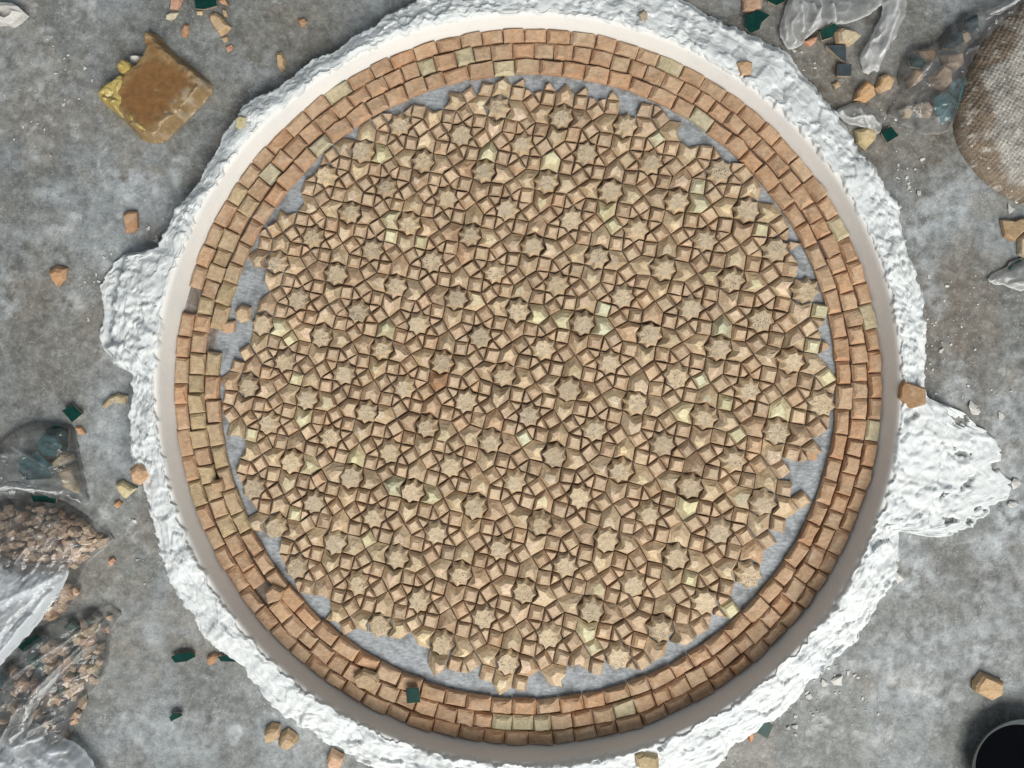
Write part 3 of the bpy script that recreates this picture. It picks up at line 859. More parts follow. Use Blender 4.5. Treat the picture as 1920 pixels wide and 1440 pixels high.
# left side
glazed("dark green square tile on the floor above the clear bag", [(116, 770), (135, 759), (154, 776), (135, 792)], .012, M_GREEN, seed=15)
shard("clay_shard", "little orange chip beside the green tile above the clear bag", "shard", [(140, 799), (152, 800), (161, 812), (150, 814)], .006, OR1, 16)
shard("clay_shard", "curved tan shard leaning on the plaster foot at left", "shard", [(190, 760), (204, 744), (222, 737), (240, 742), (238, 756), (214, 752), (196, 766)], .010, (0.46, 0.37, 0.24), 17)
shard("clay_shard", "peach hexagonal tile lying on the left plaster edge", "shard", [(243, 878), (258, 868), (277, 876), (280, 892), (265, 909), (248, 904)], .016, (0.56, 0.36, 0.22), 18, z0=max(0.008, plaster_height(262, 890)), shrink=.60, off=(.002, -.006))
shard("clay_shard", "yellowish pointed shard beside the peach hexagonal tile", "shard", [(216, 906), (230, 900), (246, 910), (258, 915), (236, 935), (222, 920)], .012, (0.56, 0.48, 0.29), 19, shrink=.62)
shard("clay_shard", "pea-sized cream chip below the yellowish pointed shard", "shard", [(213, 943), (222, 937), (229, 944), (221, 952)], .006, OR1, 20)
shard("clay_shard", "tiny reddish chip right of the tip of the chip-filled bag", "shard", [(202, 1048), (212, 1045), (217, 1052), (207, 1061)], .006, PK, 21)
glazed("green glazed shard with a red broken edge on the floor below the plaster", [(320, 1232), (338, 1224), (360, 1222), (367, 1231), (350, 1240), (328, 1243)], .009, M_GREEN, seed=22, clay=(0.45, 0.20, 0.12))
shard("clay_shard", "brown shard between two green shards under the plaster rim", "shard", [(388, 1232), (400, 1224), (412, 1228), (404, 1241), (390, 1245)], .009, BR1, 23)
glazed("green glazed shard half under the lower left plaster rim", [(408, 1232), (440, 1226), (447, 1234), (446, 1241), (414, 1240)], .008, M_GREEN, seed=24)
glazed("tiny dark green chip alone on the floor at lower left", [(318, 1344), (326, 1336), (340, 1336), (343, 1341), (320, 1353)], .008, M_GREEN, seed=25, tilt=(0, .2))
shard("clay_shard", "peach cube-like chip, left of two by the bottom plaster edge", "shard", [(497, 1366), (510, 1355), (526, 1358), (525, 1382), (512, 1389), (498, 1386)], .017, OR2, 26, shrink=.6, off=(-.002, -.006))
shard("clay_shard", "peach pointed chip, right of two by the bottom plaster edge", "shard", [(521, 1394), (528, 1374), (540, 1365), (558, 1378), (560, 1390), (543, 1402)], .016, OR2, 27, shrink=.55, off=(0, -.006))
shard("clay_shard", "peach shard cut by the bottom edge beside the plaster", "shard", [(612, 1422), (622, 1402), (646, 1416), (640, 1440), (618, 1448)], .016, (0.56, 0.37, 0.25), 28, shrink=.7, off=(0, -.004))
# on the plaster
shard("clay_shard", "small olive square tile stuck on the upper left plaster", "shard", [(441, 223), (450, 217), (466, 221), (467, 241), (456, 247), (442, 240)], .010, (0.47, 0.42, 0.25), 30, z0=plaster_height(454, 232), shrink=.8, off=(0, 0))
shard("clay_shard", "orange square tile lying on the upper right plaster", "shard", [(1380, 118), (1397, 112), (1411, 116), (1409, 140), (1386, 143)], .011, (0.50, 0.33, 0.20), 31, z0=plaster_height(1396, 128), shrink=.75, off=(0, -.003))
shard("clay_shard", "grey brown chip on the plaster crest at the top", "shard", [(1197, 24), (1207, 16), (1215, 24), (1213, 38), (1203, 40)], .008, (0.38, 0.31, 0.24), 32, z0=plaster_height(1206, 28))
shard("clay_shard", "brown hexagonal tile lying on the right plaster", "shard", [(1686, 722), (1692, 713), (1735, 727), (1732, 758), (1706, 766), (1683, 746)], .014, (0.37, 0.225, 0.125), 33, z0=plaster_height(1708, 740), shrink=.86, off=(0, -.001), top=(0.36, 0.225, 0.13))
shard("clay_shard", "olive brown shard on the bottom plaster", "shard", [(1187, 1410), (1205, 1407), (1234, 1415), (1236, 1436), (1216, 1446), (1192, 1434)], .014, (0.42, 0.33, 0.20), 34, z0=plaster_height(1210, 1425), shrink=.7)
# lower right
glazed("dark green square tile by the lower right plaster edge", [(1431, 1349), (1450, 1360), (1439, 1385), (1417, 1372)], .011, M_GREEN, seed=36)
shard("clay_shard", "orange chip beside the green tile at the lower right plaster edge", "shard", [(1404, 1372), (1411, 1364), (1413, 1380), (1405, 1391)], .008, (0.55, 0.27, 0.13), 37)
shard("clay_shard", "tan block-shaped tile alone on the floor at lower right", "shard", [(1823, 1278), (1838, 1259), (1880, 1276), (1876, 1298), (1855, 1311), (1822, 1292)], .018, (0.46, 0.32, 0.185), 38, shrink=.78, off=(0, -.002))
# right
shard("clay_shard", "brown heart-shaped tile at the right edge", "shard", [(1875, 413), (1888, 412), (1899, 416), (1912, 410), (1926, 409), (1918, 436), (1900, 454), (1882, 444)], .012, (0.37, 0.25, 0.145), 39, shrink=.84, off=(0, 0), top=(0.35, 0.25, 0.15))
shard("clay_shard", "pale tan tile cut by the right edge beside the heart-shaped tile", "shard", [(1909, 446), (1928, 432), (1940, 470), (1925, 489), (1908, 477)], .014, (0.46, 0.38, 0.27), 40, shrink=.8)
glazed("green tile under a scrap of plastic at the right edge", [(1890, 502), (1912, 486), (1935, 500), (1920, 512), (1901, 520)], .010, M_GREEN, seed=41)
# top right
shard("clay_shard", "pinkish brown shard lying at the top edge left of the plastic sheet", "shard", [(1390, -10), (1432, -10), (1428, 16), (1410, 24), (1392, 20)], .012, (0.40, 0.26, 0.18), 42)
glazed("green glazed tile cut by the top edge beside the plastic sheet", [(1438, -14), (1474, -14), (1471, 3), (1456, 10), (1440, 2)], .010, M_GREEN, seed=43)
glazed("blackish green notched tile near the top edge", [(1397, 32), (1420, 18), (1444, 28), (1428, 42), (1424, 55), (1408, 62), (1398, 52)], .012, M_GREEN, seed=44)
glazed("dark green tile leaning under the edge of the plastic sheet", [(1536, 60), (1562, 47), (1570, 52), (1560, 70), (1542, 75)], .014, M_GREEN, seed=45, tilt=(0, .3))
shard("clay_shard", "pink clay piece poking out of the plastic sheet", "shard", [(1504, 78), (1522, 70), (1534, 66), (1530, 78), (1518, 88)], .010, (0.55, 0.30, 0.20), 46)
shard("clay_shard", "cream and brown pentagonal tile below the plastic sheet", "shard", [(1564, 60), (1574, 52), (1600, 58), (1612, 68), (1592, 88), (1566, 82)], .016, (0.50, 0.38, 0.25), 47, shrink=.76, off=(.004, -.004), top=(0.58, 0.49, 0.33))
glazed("slate grey triangular tile below the cream pentagonal tile", [(1549, 85), (1586, 83), (1587, 117), (1578, 112)], .012, M_GREY, seed=48)
glazed("slate green square tile under the slate grey triangular tile", [(1572, 119), (1597, 120), (1595, 144), (1570, 143)], .013, M_GREY, seed=49, tilt=(0, -.12))
shard("clay_shard", "orange faceted tile, left of the pair below the plastic strip", "shard", [(1604, 172), (1622, 150), (1638, 158), (1640, 180), (1622, 193), (1600, 188)], .016, (0.52, 0.32, 0.17), 50, shrink=.68)
shard("clay_shard", "orange faceted tile, right of the pair below the plastic strip", "shard", [(1640, 166), (1648, 144), (1662, 138), (1678, 148), (1668, 168), (1648, 176)], .016, (0.52, 0.35, 0.20), 51, shrink=.68)
shard("clay_shard", "yellowish broken tile by the plaster below the torn plastic scrap", "shard", [(1602, 244), (1626, 238), (1645, 246), (1640, 262), (1622, 282), (1606, 268)], .014, (0.54, 0.43, 0.25), 52, shrink=.66)
glazed("green square tile right of the yellowish broken tile", [(1653, 249), (1671, 237), (1685, 254), (1664, 267)], .011, M_GREEN, seed=53)
# inside the clear bag at top right
glazed("dark green tile inside the clear bag at top right", [(1704, 108), (1728, 107), (1738, 118), (1728, 128), (1708, 124)], .012, M_GREEN, seed=54)
shard("clay_shard", "orange tile in the clear bag right of the plastic strip", "shard", [(1700, 152), (1715, 130), (1732, 132), (1728, 150), (1704, 168)], .014, (0.50, 0.34, 0.21), 55)
shard("clay_shard", "brown tile above the dark green one in the top right bag", "shard", [(1718, 94), (1748, 90), (1756, 100), (1748, 116), (1728, 106)], .012, (0.42, 0.27, 0.16), 56)
shard("clay_shard", "tall pinkish tan tile in the middle of the top right bag", "shard", [(1740, 146), (1762, 124), (1778, 132), (1782, 158), (1764, 172), (1744, 160)], .022, (0.44, 0.32, 0.23), 57, shrink=.75)
shard("clay_shard", "pinkish tan tile against the sackcloth in the top right bag", "shard", [(1762, 106), (1798, 100), (1803, 122), (1788, 136), (1768, 124)], .020, (0.43, 0.32, 0.24), 58, shrink=.75)
glazed("teal hexagonal tile at the bottom of the top right bag", [(1750, 182), (1776, 174), (1800, 192), (1790, 224), (1764, 232), (1752, 210)], .018, M_TEAL, seed=59)
glazed("dark teal tile squeezed against the sackcloth above the teal hexagonal tile", [(1784, 150), (1812, 144), (1816, 172), (1802, 190), (1782, 176)], .014, M_TEAL, seed=60)
glazed("dark glossy tile in the neck of the top right bag", [(1808, 32), (1830, 28), (1834, 52), (1822, 64), (1806, 56)], .016, M_GREY, seed=61, tilt=(.1, .1))
glazed("dark glossy tile below the neck of the top right bag", [(1776, 72), (1800, 58), (1806, 80), (1790, 92), (1768, 90)], .016, M_GREY, seed=62, tilt=(.1, .05))
shard("clay_shard", "pinkish tile left of the teal hexagonal tile in the top right bag", "shard", [(1716, 196), (1738, 190), (1748, 206), (1742, 222), (1722, 216)], .016, (0.45, 0.33, 0.25), 120)
shard("clay_shard", "tan tile at the lower corner of the top right bag", "shard", [(1684, 206), (1702, 198), (1712, 210), (1704, 222), (1690, 220)], .012, (0.47, 0.37, 0.26), 121)
shard("clay_shard", "small tan tile between the two dark glossy tiles in the top right bag", "shard", [(1798, 62), (1812, 60), (1818, 74), (1806, 84), (1798, 76)], .014, (0.45, 0.35, 0.25), 122)
shard("clay_shard", "brown chip beside the plaster below the slate green square tile", "shard", [(1560, 156), (1572, 150), (1578, 160), (1566, 167)], .007, (0.42, 0.30, 0.20), 123)
# inside the left bag
glazed("blackish green tile at the top of the left clear bag", [(84, 806), (106, 796), (128, 806), (126, 846), (110, 848), (88, 822)], .016, M_GREEN, seed=63)
glazed("bright teal hexagonal tile in the left clear bag", [(70, 828), (84, 814), (104, 818), (113, 836), (104, 856), (82, 854), (70, 842)], .020, M_TEAL, z0=0.004, seed=64)
glazed("large teal tile blurred under plastic in the left clear bag", [(36, 860), (68, 846), (96, 872), (94, 898), (50, 900), (34, 884)], .018, M_TEAL, seed=65)
shard("clay_shard", "tan tile right of the large teal tile in the left clear bag", "shard", [(99, 866), (118, 848), (138, 850), (142, 862), (104, 876)], .018, (0.46, 0.37, 0.26), 66)
shard("clay_shard", "long tan tile at the right side of the left clear bag", "shard", [(110, 880), (142, 868), (152, 905), (148, 925), (118, 912)], .014, (0.44, 0.35, 0.25), 67)
glazed("dark green tile at the foot of the left clear bag", [(56, 926), (106, 930), (104, 944), (62, 940)], .014, M_GREEN, seed=68)
# inside the lower left bag
for k, (poly, mt, lb) in enumerate([
        ([(0, 1262), (26, 1264), (22, 1284), (0, 1290)], M_TEAL, "teal tile in the lower left bag at the picture edge"),
        ([(130, 1222), (158, 1218), (150, 1240), (128, 1240)], M_GREEN, "sea green tile in the middle of the lower left bag"),
        ([(72, 1236), (100, 1246), (96, 1262), (66, 1258)], M_TEAL, "slate tile below the tan block in the lower left bag"),
        ([(30, 1210), (70, 1190), (88, 1196), (44, 1224)], M_GREEN, "long green tile at the upper edge of the lower left bag")]):
    glazed(lb, poly, .014, mt, z0=.003, seed=70 + k)
for k, (poly, c, lb) in enumerate([
        ([(82, 1226), (96, 1216), (108, 1224), (104, 1242), (84, 1240)], (0.50, 0.37, 0.24), "tan block in the upper middle of the lower left bag"),
        ([(158, 1176), (182, 1164), (190, 1174), (172, 1196), (158, 1190)], (0.47, 0.37, 0.25), "tan tile in the tip of the lower left bag"),
        ([(160, 1196), (178, 1188), (182, 1202), (166, 1210)], (0.45, 0.29, 0.21), "reddish tile below the tip of the lower left bag"),
        ([(136, 1186), (158, 1176), (158, 1184), (140, 1192)], (0.56, 0.50, 0.36), "cream sliver in the upper part of the lower left bag"),
        ([(162, 1246), (184, 1240), (190, 1254), (170, 1262)], (0.46, 0.36, 0.24), "olive tan tile at the right side of the lower left bag"),
        ([(116, 1290), (140, 1280), (156, 1292), (132, 1306)], (0.46, 0.33, 0.22), "brownish tile in the lower right of the lower left bag")]):
    shard("clay_shard", lb, "shard", poly, .016, c, 90 + k, z0=.002)
# pieces that slipped off the mosaic
shard("clay_shard", "pentagonal tile fallen loose in the gap left of the mosaic", "shard", [(441, 582), (455, 570), (472, 576), (470, 600), (452, 606), (442, 596)], .015, (0.50, 0.37, 0.24), 100, shrink=.66, off=(0, -.004))
shard("clay_shard", "square tile slipped off the border into the left gap", "shard", [(420, 603), (442, 601), (441, 622), (418, 624)], .011, (0.50, 0.31, 0.19), 101, shrink=.8)
shard("clay_shard", "small square tile resting across two courses of the left border", "shard", [(396, 902), (417, 898), (422, 918), (402, 922)], .011, (0.44, 0.30, 0.18), 102, z0=.0155, shrink=.82)
shard("clay_shard", "square tile riding on top of the lower left border", "shard", [(496, 1108), (512, 1096), (532, 1106), (530, 1122), (504, 1130)], .012, (0.40, 0.27, 0.17), 103, z0=.0155, shrink=.78)
shard("clay_shard", "five-sided tile lying on the lower border left of the dark green tile", "shard", [(662, 1268), (682, 1253), (706, 1262), (712, 1276), (700, 1292), (668, 1284)], .012, (0.40, 0.29, 0.18), 104, z0=.0155, shrink=.74)
glazed("dark teal green square tile resting on the lower border", [(761, 1291), (785, 1290), (788, 1317), (763, 1319)], .011, M_GREEN, z0=.0155, seed=105)
shard("clay_shard", "orange tile loose in the right gap, nearer the border of two", "shard", [(1508, 842), (1522, 836), (1534, 846), (1530, 862), (1512, 860)], .011, (0.46, 0.28, 0.165), 106, shrink=.8)

# ------------------------------------------------------------------ draped and slab-like patches
def patch(name, px_poly, zfun, mat, parent=None, step=0.003, z0=0.0, zref=0.01, closed=False, colfun=None, smooth=True, round_it=True, ragged=0.0):
    w = [P(x, y, zref) for x, y in px_poly]
    if round_it:                                   # soften the corners of the traced outline
        q = []
        for i in range(len(w)):
            a, b = w[i], w[(i + 1) % len(w)]
            q += [(a[0] * .75 + b[0] * .25, a[1] * .75 + b[1] * .25), (a[0] * .25 + b[0] * .75, a[1] * .25 + b[1] * .75)]
        w = q
    if ragged:                                     # torn, fluttering film edge
        q = []
        for i in range(len(w)):
            a, b = w[i], w[(i + 1) % len(w)]
            n = max(1, int(math.hypot(b[0] - a[0], b[1] - a[1]) / 0.005))
            for k in range(n):
                x = a[0] + (b[0] - a[0]) * k / n; y = a[1] + (b[1] - a[1]) * k / n
                q.append((x + ragged * 2 * (float(fbm(np.array(x * 60), np.array(y * 60), 7, 3)) - .5), y + ragged * 2 * (float(fbm(np.array(x * 60), np.array(y * 60), 8, 3)) - .5)))
        w = q
    xs = np.arange(min(p[0] for p in w) - step, max(p[0] for p in w) + 2 * step, step)
    ys = np.arange(min(p[1] for p in w) - step, max(p[1] for p in w) + 2 * step, step)
    X, Y = np.meshgrid(xs, ys)
    d, ins, qx, qy = poly_dist(X, Y, w)
    ny, nx = X.shape
    cell = ins[:-1, :-1] | ins[:-1, 1:] | ins[1:, 1:] | ins[1:, :-1]
    X2 = np.where(ins, X, qx); Y2 = np.where(ins, Y, qy); D = np.where(ins, d, 0)
    Z = zfun(X2, Y2, D) + z0
    cx, cy = float(np.mean([p[0] for p in w])), float(np.mean([p[1] for p in w]))
    idx = -np.ones(nx * ny, int); faces = []
    ids = np.arange(nx * ny).reshape(ny, nx)
    jj, ii = np.nonzero(cell)
    quads = np.stack([ids[jj, ii], ids[jj, ii + 1], ids[jj + 1, ii + 1], ids[jj + 1, ii]], -1)
    used = np.unique(quads)
    idx[used] = np.arange(len(used))
    V = np.stack([X2.ravel()[used] - cx, Y2.ravel()[used] - cy, Z.ravel()[used]], -1)
    F = idx[quads].tolist()
    V = V.tolist()
    if closed:                                      # a flat underside
        edges = {}
        for f in F:
            for a, b in zip(f, f[1:] + f[:1]):
                if (b, a) in edges: del edges[(b, a)]
                else: edges[(a, b)] = 1
        low = {}
        for (a, b) in list(edges):
            for k in (a, b):
                if k not in low:
                    low[k] = len(V); V.append([V[k][0], V[k][1], z0])
            F.append([b, a, low[a], low[b]])
    cols = None
    if colfun is not None:
        c = colfun(X2.ravel()[used], Y2.ravel()[used], D.ravel()[used])
        cols = np.concatenate([c, np.ones((len(c), 1))], 1)
        if len(V) > len(c): cols = np.concatenate([cols, np.repeat(cols[:1], len(V) - len(c), 0)], 0)
    px_, py_ = (parent.location.x, parent.location.y) if parent is not None else (0, 0)
    o = new_obj(name, V, F, mat, parent, (cx - px_, cy - py_, 0), cols=cols, smooth=smooth)
    return o

# amber resin block with yellow lumps
def build_block():
    c = P(288, 160)
    root = empty("resin_block", (c[0], c[1], 0))
    tag(root, "amber brown resin block with chipped yellow lumps on its left corner", "resin block")
    def z1(X, Y, D):
        edge = sstep(0.0, 0.007 + 0.010 * fbm(X * 50, Y * 50, 4, 3), D + .004 * (fbm(X * 90, Y * 90, 6, 3) - .5))
        rim = sstep(0.03, 0.012, D) * sstep(0.45, 0.7, fbm(X * 45, Y * 45, 8, 4)) * 0.004
        return 0.030 * edge + rim + 0.003 * (fbm(X * 18, Y * 18, 2, 4) - .5) + 0.0015 * (fbm(X * 120, Y * 120, 3, 2) - .5)
    def wcol(X, Y, D):
        k = sstep(0.034, 0.012, D + 0.022 * (fbm(X * 32, Y * 32, 16, 4, .6) - .5))[:, None]
        a = np.array([0.200, 0.102, 0.036]); b = np.array([0.245, 0.165, 0.080]); g = np.array([0.40, 0.34, 0.25])
        c = a * (1 - k) + b * k
        lo = P(330, 205, .03)
        sc = (0.7 * sstep(0.05, 0.01, np.abs((X - lo[0]) - (Y - lo[1])) + 0.02 * fbm(X * 60, Y * 60, 4, 4)) * sstep(.55, .7, fbm(X * 50, Y * 50, 77, 4, .7)))[:, None]
        return c * (1 - sc) + g * sc
    patch("slab", [(264, 66), (275, 50), (292, 60), (312, 84), (345, 112), (380, 140), (397, 158), (385, 178), (352, 212), (322, 240), (302, 264), (262, 263),
                   (240, 236), (212, 210), (192, 182), (215, 160), (235, 128), (262, 108), (268, 92)], z1, M_WAX, root, step=0.0022, zref=.018, closed=True, colfun=wcol)
    def lump(poly, h, s):
        def z(X, Y, D):
            return (h + 0.005 * facets(X * 75, Y * 75, s, .9, .8) + 0.008 * (fbm(X * 40, Y * 40, s, 3) - .5)) * np.sqrt(np.clip(1 - (1 - np.clip((D + .003 * (fbm(X * 120, Y * 120, s + 4, 3) - .5)) / .012, 0, 1)) ** 2, 0, 1)) + .002
        patch("yellow_lump", poly, z, M_WAXY, root, step=0.002, zref=.03, closed=True)
    lump([(222, 116), (234, 108), (246, 118), (248, 132), (236, 140), (222, 138), (216, 126)], .040, 5)
    lump([(176, 176), (190, 158), (206, 148), (226, 132), (240, 146), (236, 160), (228, 172), (234, 184), (228, 204), (232, 220), (218, 214), (202, 200), (188, 192)], .035, 9)
    lump([(236, 212), (252, 210), (262, 226), (286, 246), (276, 254), (250, 240), (238, 228)], .034, 12)
    def z2(X, Y, D): return 0.020 * sstep(0, 0.008, D) + .003 * fbm(X * 90, Y * 90, 3, 3)
    o = patch("pale_chip", [(232, 104), (246, 96), (262, 98), (268, 108), (254, 116), (240, 112)], z2, M_CHALK, root, step=0.002, zref=.02, closed=True)
build_block()

# ------------------------------------------------------------------ plastic bags and their chips
def crease_field(X, Y, creases):
    Z = np.zeros_like(X)
    for (x0, y0, x1, y1, h, wd) in creases:
        a = P(x0, y0, .02); b = P(x1, y1, .02)
        ex, ey = b[0] - a[0], b[1] - a[1]
        t = np.clip(((X - a[0]) * ex + (Y - a[1]) * ey) / (ex * ex + ey * ey), 0, 1)
        dd = np.hypot(X - a[0] - t * ex, Y - a[1] - t * ey) + 0.006 * (fbm(X * 35, Y * 35, 3, 3) - .5)
        Z = np.maximum(Z, h * np.clip(1 - np.abs(dd) / wd, 0, 1) ** 1.3 * sstep(-0.02, .15, t) * sstep(1.02, .85, t))
    return Z

def bag(name, label, parts, cat="plastic bag"):
    c = P(*parts[0][1][0])
    root = empty(name, (c[0], c[1], 0)); tag(root, label, cat)
    for (pname, poly, h, round_w, wr, ang, mat, seed, creases, zlow) in parts:
        ca, sa = math.cos(math.radians(ang)), math.sin(math.radians(ang))
        def parts_of(X, Y, D):
            u = X * ca + Y * sa; v = -X * sa + Y * ca
            wq = 0.5 * fbm(X * 16, Y * 16, seed, 3)
            wrk = ridged(u * 6 + wq, v * 30 + wq * 3, seed, 2, .5) ** 5
            cr = ridged(X * 30 + wq * 2, Y * 30, seed + 5, 2) ** 6
            return wrk, cr, crease_field(X, Y, creases)
        def z(X, Y, D):
            wrk, cr, cf = parts_of(X, Y, D)
            dome = 1 - np.exp(-D / round_w)
            soft = fbm(X * 14, Y * 14, seed + 2, 2) - .5
            ca2 = facets((X * ca + Y * sa) * 32, (-X * sa + Y * ca) * 58, seed, 0.7, 0.22)
            ca3 = facets(X * 120, Y * 120, seed + 3, 0.7, 0.25)
            if mat is M_BAGM:
                return zlow + h * dome + wr * (1.7 * wrk + 0.5 * cr + 0.25 * soft + 0.22 * ca2 + 0.10 * ca3) * sstep(0, .008, D) + cf * sstep(0, .004, D) + 0.002
            return zlow + h * dome + wr * (0.9 * wrk + 0.6 * cr + 0.35 * soft + 0.8 * ca2 + 0.35 * ca3) * sstep(0, .008, D) + cf * sstep(0, .004, D) + 0.002
        def dens(X, Y, D):
            wrk, cr, cf = parts_of(X, Y, D)
            k = 0.55 + 0.9 * wrk + 0.7 * cr + 130 * cf + 1.4 * sstep(.003, .0, D)
            if mat is M_BAGM: k = 0.42 + 1.5 * wrk + 0.5 * cr + 110 * cf + 1.2 * sstep(.003, .0, D)
            k = np.clip(k, 0, 4.5)
            return np.stack([k, k, k], -1)
        patch(pname, poly, z, mat, root, step=0.0022, zref=h * .5, colfun=dens, ragged=0.005)
    return root

def chips(name, label, poly, count, size, hmax, seed, palette):
    rng = random.Random(seed)
    w = [P(x, y, .01) for x, y in poly]
    V, F, C = [], [], []
    x0, x1 = min(p[0] for p in w), max(p[0] for p in w); y0, y1 = min(p[1] for p in w), max(p[1] for p in w)
    made = 0
    while made < count:
        x, y = rng.uniform(x0, x1), rng.uniform(y0, y1)
        if not inside((x, y), w): continue
        d = float(poly_dist(np.array([x]), np.array([y]), w)[0][0])
        top = hmax * (1 - math.exp(-d / .02))
        z = rng.uniform(0, max(.001, top - .008))
        s = size * rng.uniform(.6, 1.3); n = rng.choice((4, 4, 5))
        a0 = rng.uniform(0, 6.28)
        pl = [(s * rng.uniform(.7, 1.1) * math.cos(a0 + 6.283 * k / n), s * rng.uniform(.7, 1.1) * math.sin(a0 + 6.283 * k / n)) for k in range(n)]
        v, f, kd = hewn(pl, [(.95, 0), (1, s * .3), (.9, s * .7), (.7, s)], rng, (0, 0), (rng.gauss(0, .3), rng.gauss(0, .3)), s * .08, s * .05, 0)
        tx, ty = rng.gauss(0, .35), rng.gauss(0, .35)
        b = len(V)
        V.extend((x + q[0], y + q[1], max(0.0, z + q[2] + tx * q[0] + ty * q[1])) for q in v)
        F.extend(tuple(i + b for i in t) for t in f)
        c = rng.choice(palette); C.extend(face_cols(kd, c, c, .05, rng, .1)); made += 1
    o = new_obj(name, V, F, M_CLAY, None, fcols=C)
    tag(o, label, "tile chips", kind="stuff")

CH = [(0.54, 0.37, 0.26), (0.58, 0.43, 0.31), (0.50, 0.33, 0.23), (0.60, 0.48, 0.35), (0.52, 0.40, 0.31), (0.48, 0.37, 0.28)]
chips("tile_chips", "heap of small terracotta tile chips inside the middle left bag", [(-30, 955), (60, 948), (125, 962), (172, 995), (200, 1016), (168, 1038), (138, 1072), (90, 1085), (-30, 1085)], 430, .0085, .036, 5, CH)
chips("tile_chips", "few tan chips in the lower lobe of the middle left bag", [(130, 1086), (138, 1112), (118, 1145), (84, 1166), (60, 1172), (110, 1110)], 26, .011, .02, 6, CH)
chips("tile_chips", "mixed tile chips inside the lower left bag", [(-20, 1290), (30, 1230), (90, 1190), (160, 1165), (205, 1155), (190, 1210), (178, 1280), (150, 1330), (128, 1380), (118, 1430), (-20, 1440)], 170, .0115, .022, 7, CH + [(0.10, 0.16, 0.16), (0.08, 0.14, 0.13), (0.30, 0.30, 0.28)])

bag("clear_bag", "clear plastic bag of green and tan tiles above the chip-filled bag at left",
    [("film", [(-30, 850), (0, 826), (22, 806), (50, 796), (84, 790), (120, 796), (134, 812), (142, 850), (150, 890), (157, 930), (156, 950), (138, 946), (106, 940), (60, 930), (0, 948), (-30, 950)],
      .034, .010, .008, -28, M_BAG, 3, [(22, 828, 100, 874, .010, .006), (100, 876, 140, 860, .008, .005), (38, 902, 140, 922, .012, .010), (-10, 850, 60, 852, .006, .008), (146, 925, 156, 948, .006, .005)], 0),
     ("fold", [(-30, 915), (0, 905), (40, 900), (90, 905), (138, 916), (130, 924), (90, 922), (40, 912), (0, 920), (-30, 930)], .012, .006, .010, -8, M_BAGM, 9, [(30, 906, 136, 920, .008, .006)], .028)])
bag("chip_bag", "plastic bag full of terracotta chips with its white mouth folded over",
    [("film", [(-40, 945), (20, 936), (80, 934), (128, 954), (172, 988), (210, 1015), (190, 1028), (170, 1042), (150, 1066), (138, 1088), (140, 1112), (122, 1148), (86, 1170), (50, 1184), (-40, 1200)],
      .046, .014, .007, 40, M_BAG, 13, [(65, 985, 96, 1000, .010, .005), (96, 1030, 118, 996, .010, .004), (48, 1052, 80, 1012, .012, .005), (196, 1002, 212, 1014, .008, .004)], 0),
     ("mouth_fold", [(-40, 1034), (0, 1036), (50, 1052), (124, 1056), (140, 1064), (139, 1082), (126, 1104), (100, 1142), (66, 1182), (30, 1222), (0, 1250), (-40, 1280)],
      .026, .016, .006, 55, M_BAGW, 19, [(130, 1082, 0, 1240, .012, .012), (0, 1130, 120, 1075, .006, .012), (20, 1130, 60, 1100, .006, .010)], .030)])
bag("mixed_bag", "crumpled clear bag of mixed tiles at the lower left edge",
    [("film", [(-40, 1300), (0, 1262), (40, 1208), (72, 1184), (130, 1160), (170, 1146), (208, 1143), (223, 1152), (212, 1172), (200, 1200), (196, 1225), (197, 1250), (188, 1272), (170, 1298), (146, 1318), (134, 1340), (128, 1370), (124, 1400), (100, 1450), (-40, 1460)],
      .034, .012, .010, 38, M_BAG, 23, [(205, 1160, 60, 1310, .014, .006), (160, 1180, 20, 1272, .012, .005), (180, 1200, 80, 1300, .014, .008), (60, 1300, -10, 1430, .016, .012), (115, 1275, 175, 1252, .012, .005), (120, 1335, 60, 1365, .012, .006), (124, 1330, 126, 1360, .01, .004), (110, 1300, 165, 1275, .01, .004)], 0),
     ("upper_fold", [(108, 1250), (130, 1240), (118, 1270), (84, 1310), (66, 1350), (50, 1400), (40, 1450), (4, 1450), (20, 1400), (40, 1350), (70, 1296)], .018, .010, .008, 60, M_BAGM, 29, [(120, 1250, 20, 1440, .010, .006)], .026)])
bag("milky_sheet", "milky plastic sheet bulging in the bottom left corner",
    [("film", [(-40, 1380), (20, 1362), (48, 1352), (72, 1358), (110, 1376), (140, 1392), (168, 1418), (196, 1460), (150, 1500), (-40, 1500)],
      .040, .025, .007, -30, M_BAGW, 31, [(66, 1378, 94, 1372, .006, .006), (100, 1396, 140, 1400, .006, .007), (80, 1400, 190, 1450, .006, .012)], .018)], "plastic sheet")
bag("plastic_sheet", "wrinkled milky plastic sheet hanging in from the top edge at right",
    [("film", [(1486, -30), (1466, 30), (1459, 66), (1466, 86), (1480, 98), (1496, 92), (1508, 74), (1530, 58), (1562, 46), (1600, 44), (1626, 32), (1650, 8), (1700, 0), (1712, -30)],
      .005, .002, .007, 80, M_BAGM, 37, [(1502, 0, 1508, 60, .010, .006), (1540, 10, 1520, 56, .009, .006), (1562, 0, 1568, 44, .009, .006), (1525, 0, 1535, 30, .008, .006)], .006),
     ("strip", [(1654, -30), (1650, 10), (1640, 52), (1622, 84), (1610, 104), (1612, 126), (1624, 144), (1634, 134), (1646, 136), (1650, 120), (1668, 84), (1690, 44), (1708, -30)],
      .006, .002, .006, 65, M_BAGM, 41, [(1652, 30, 1645, 80, .009, .004), (1640, 60, 1618, 110, .010, .006), (1690, 10, 1650, 110, .010, .008)], .008)], "plastic sheet")
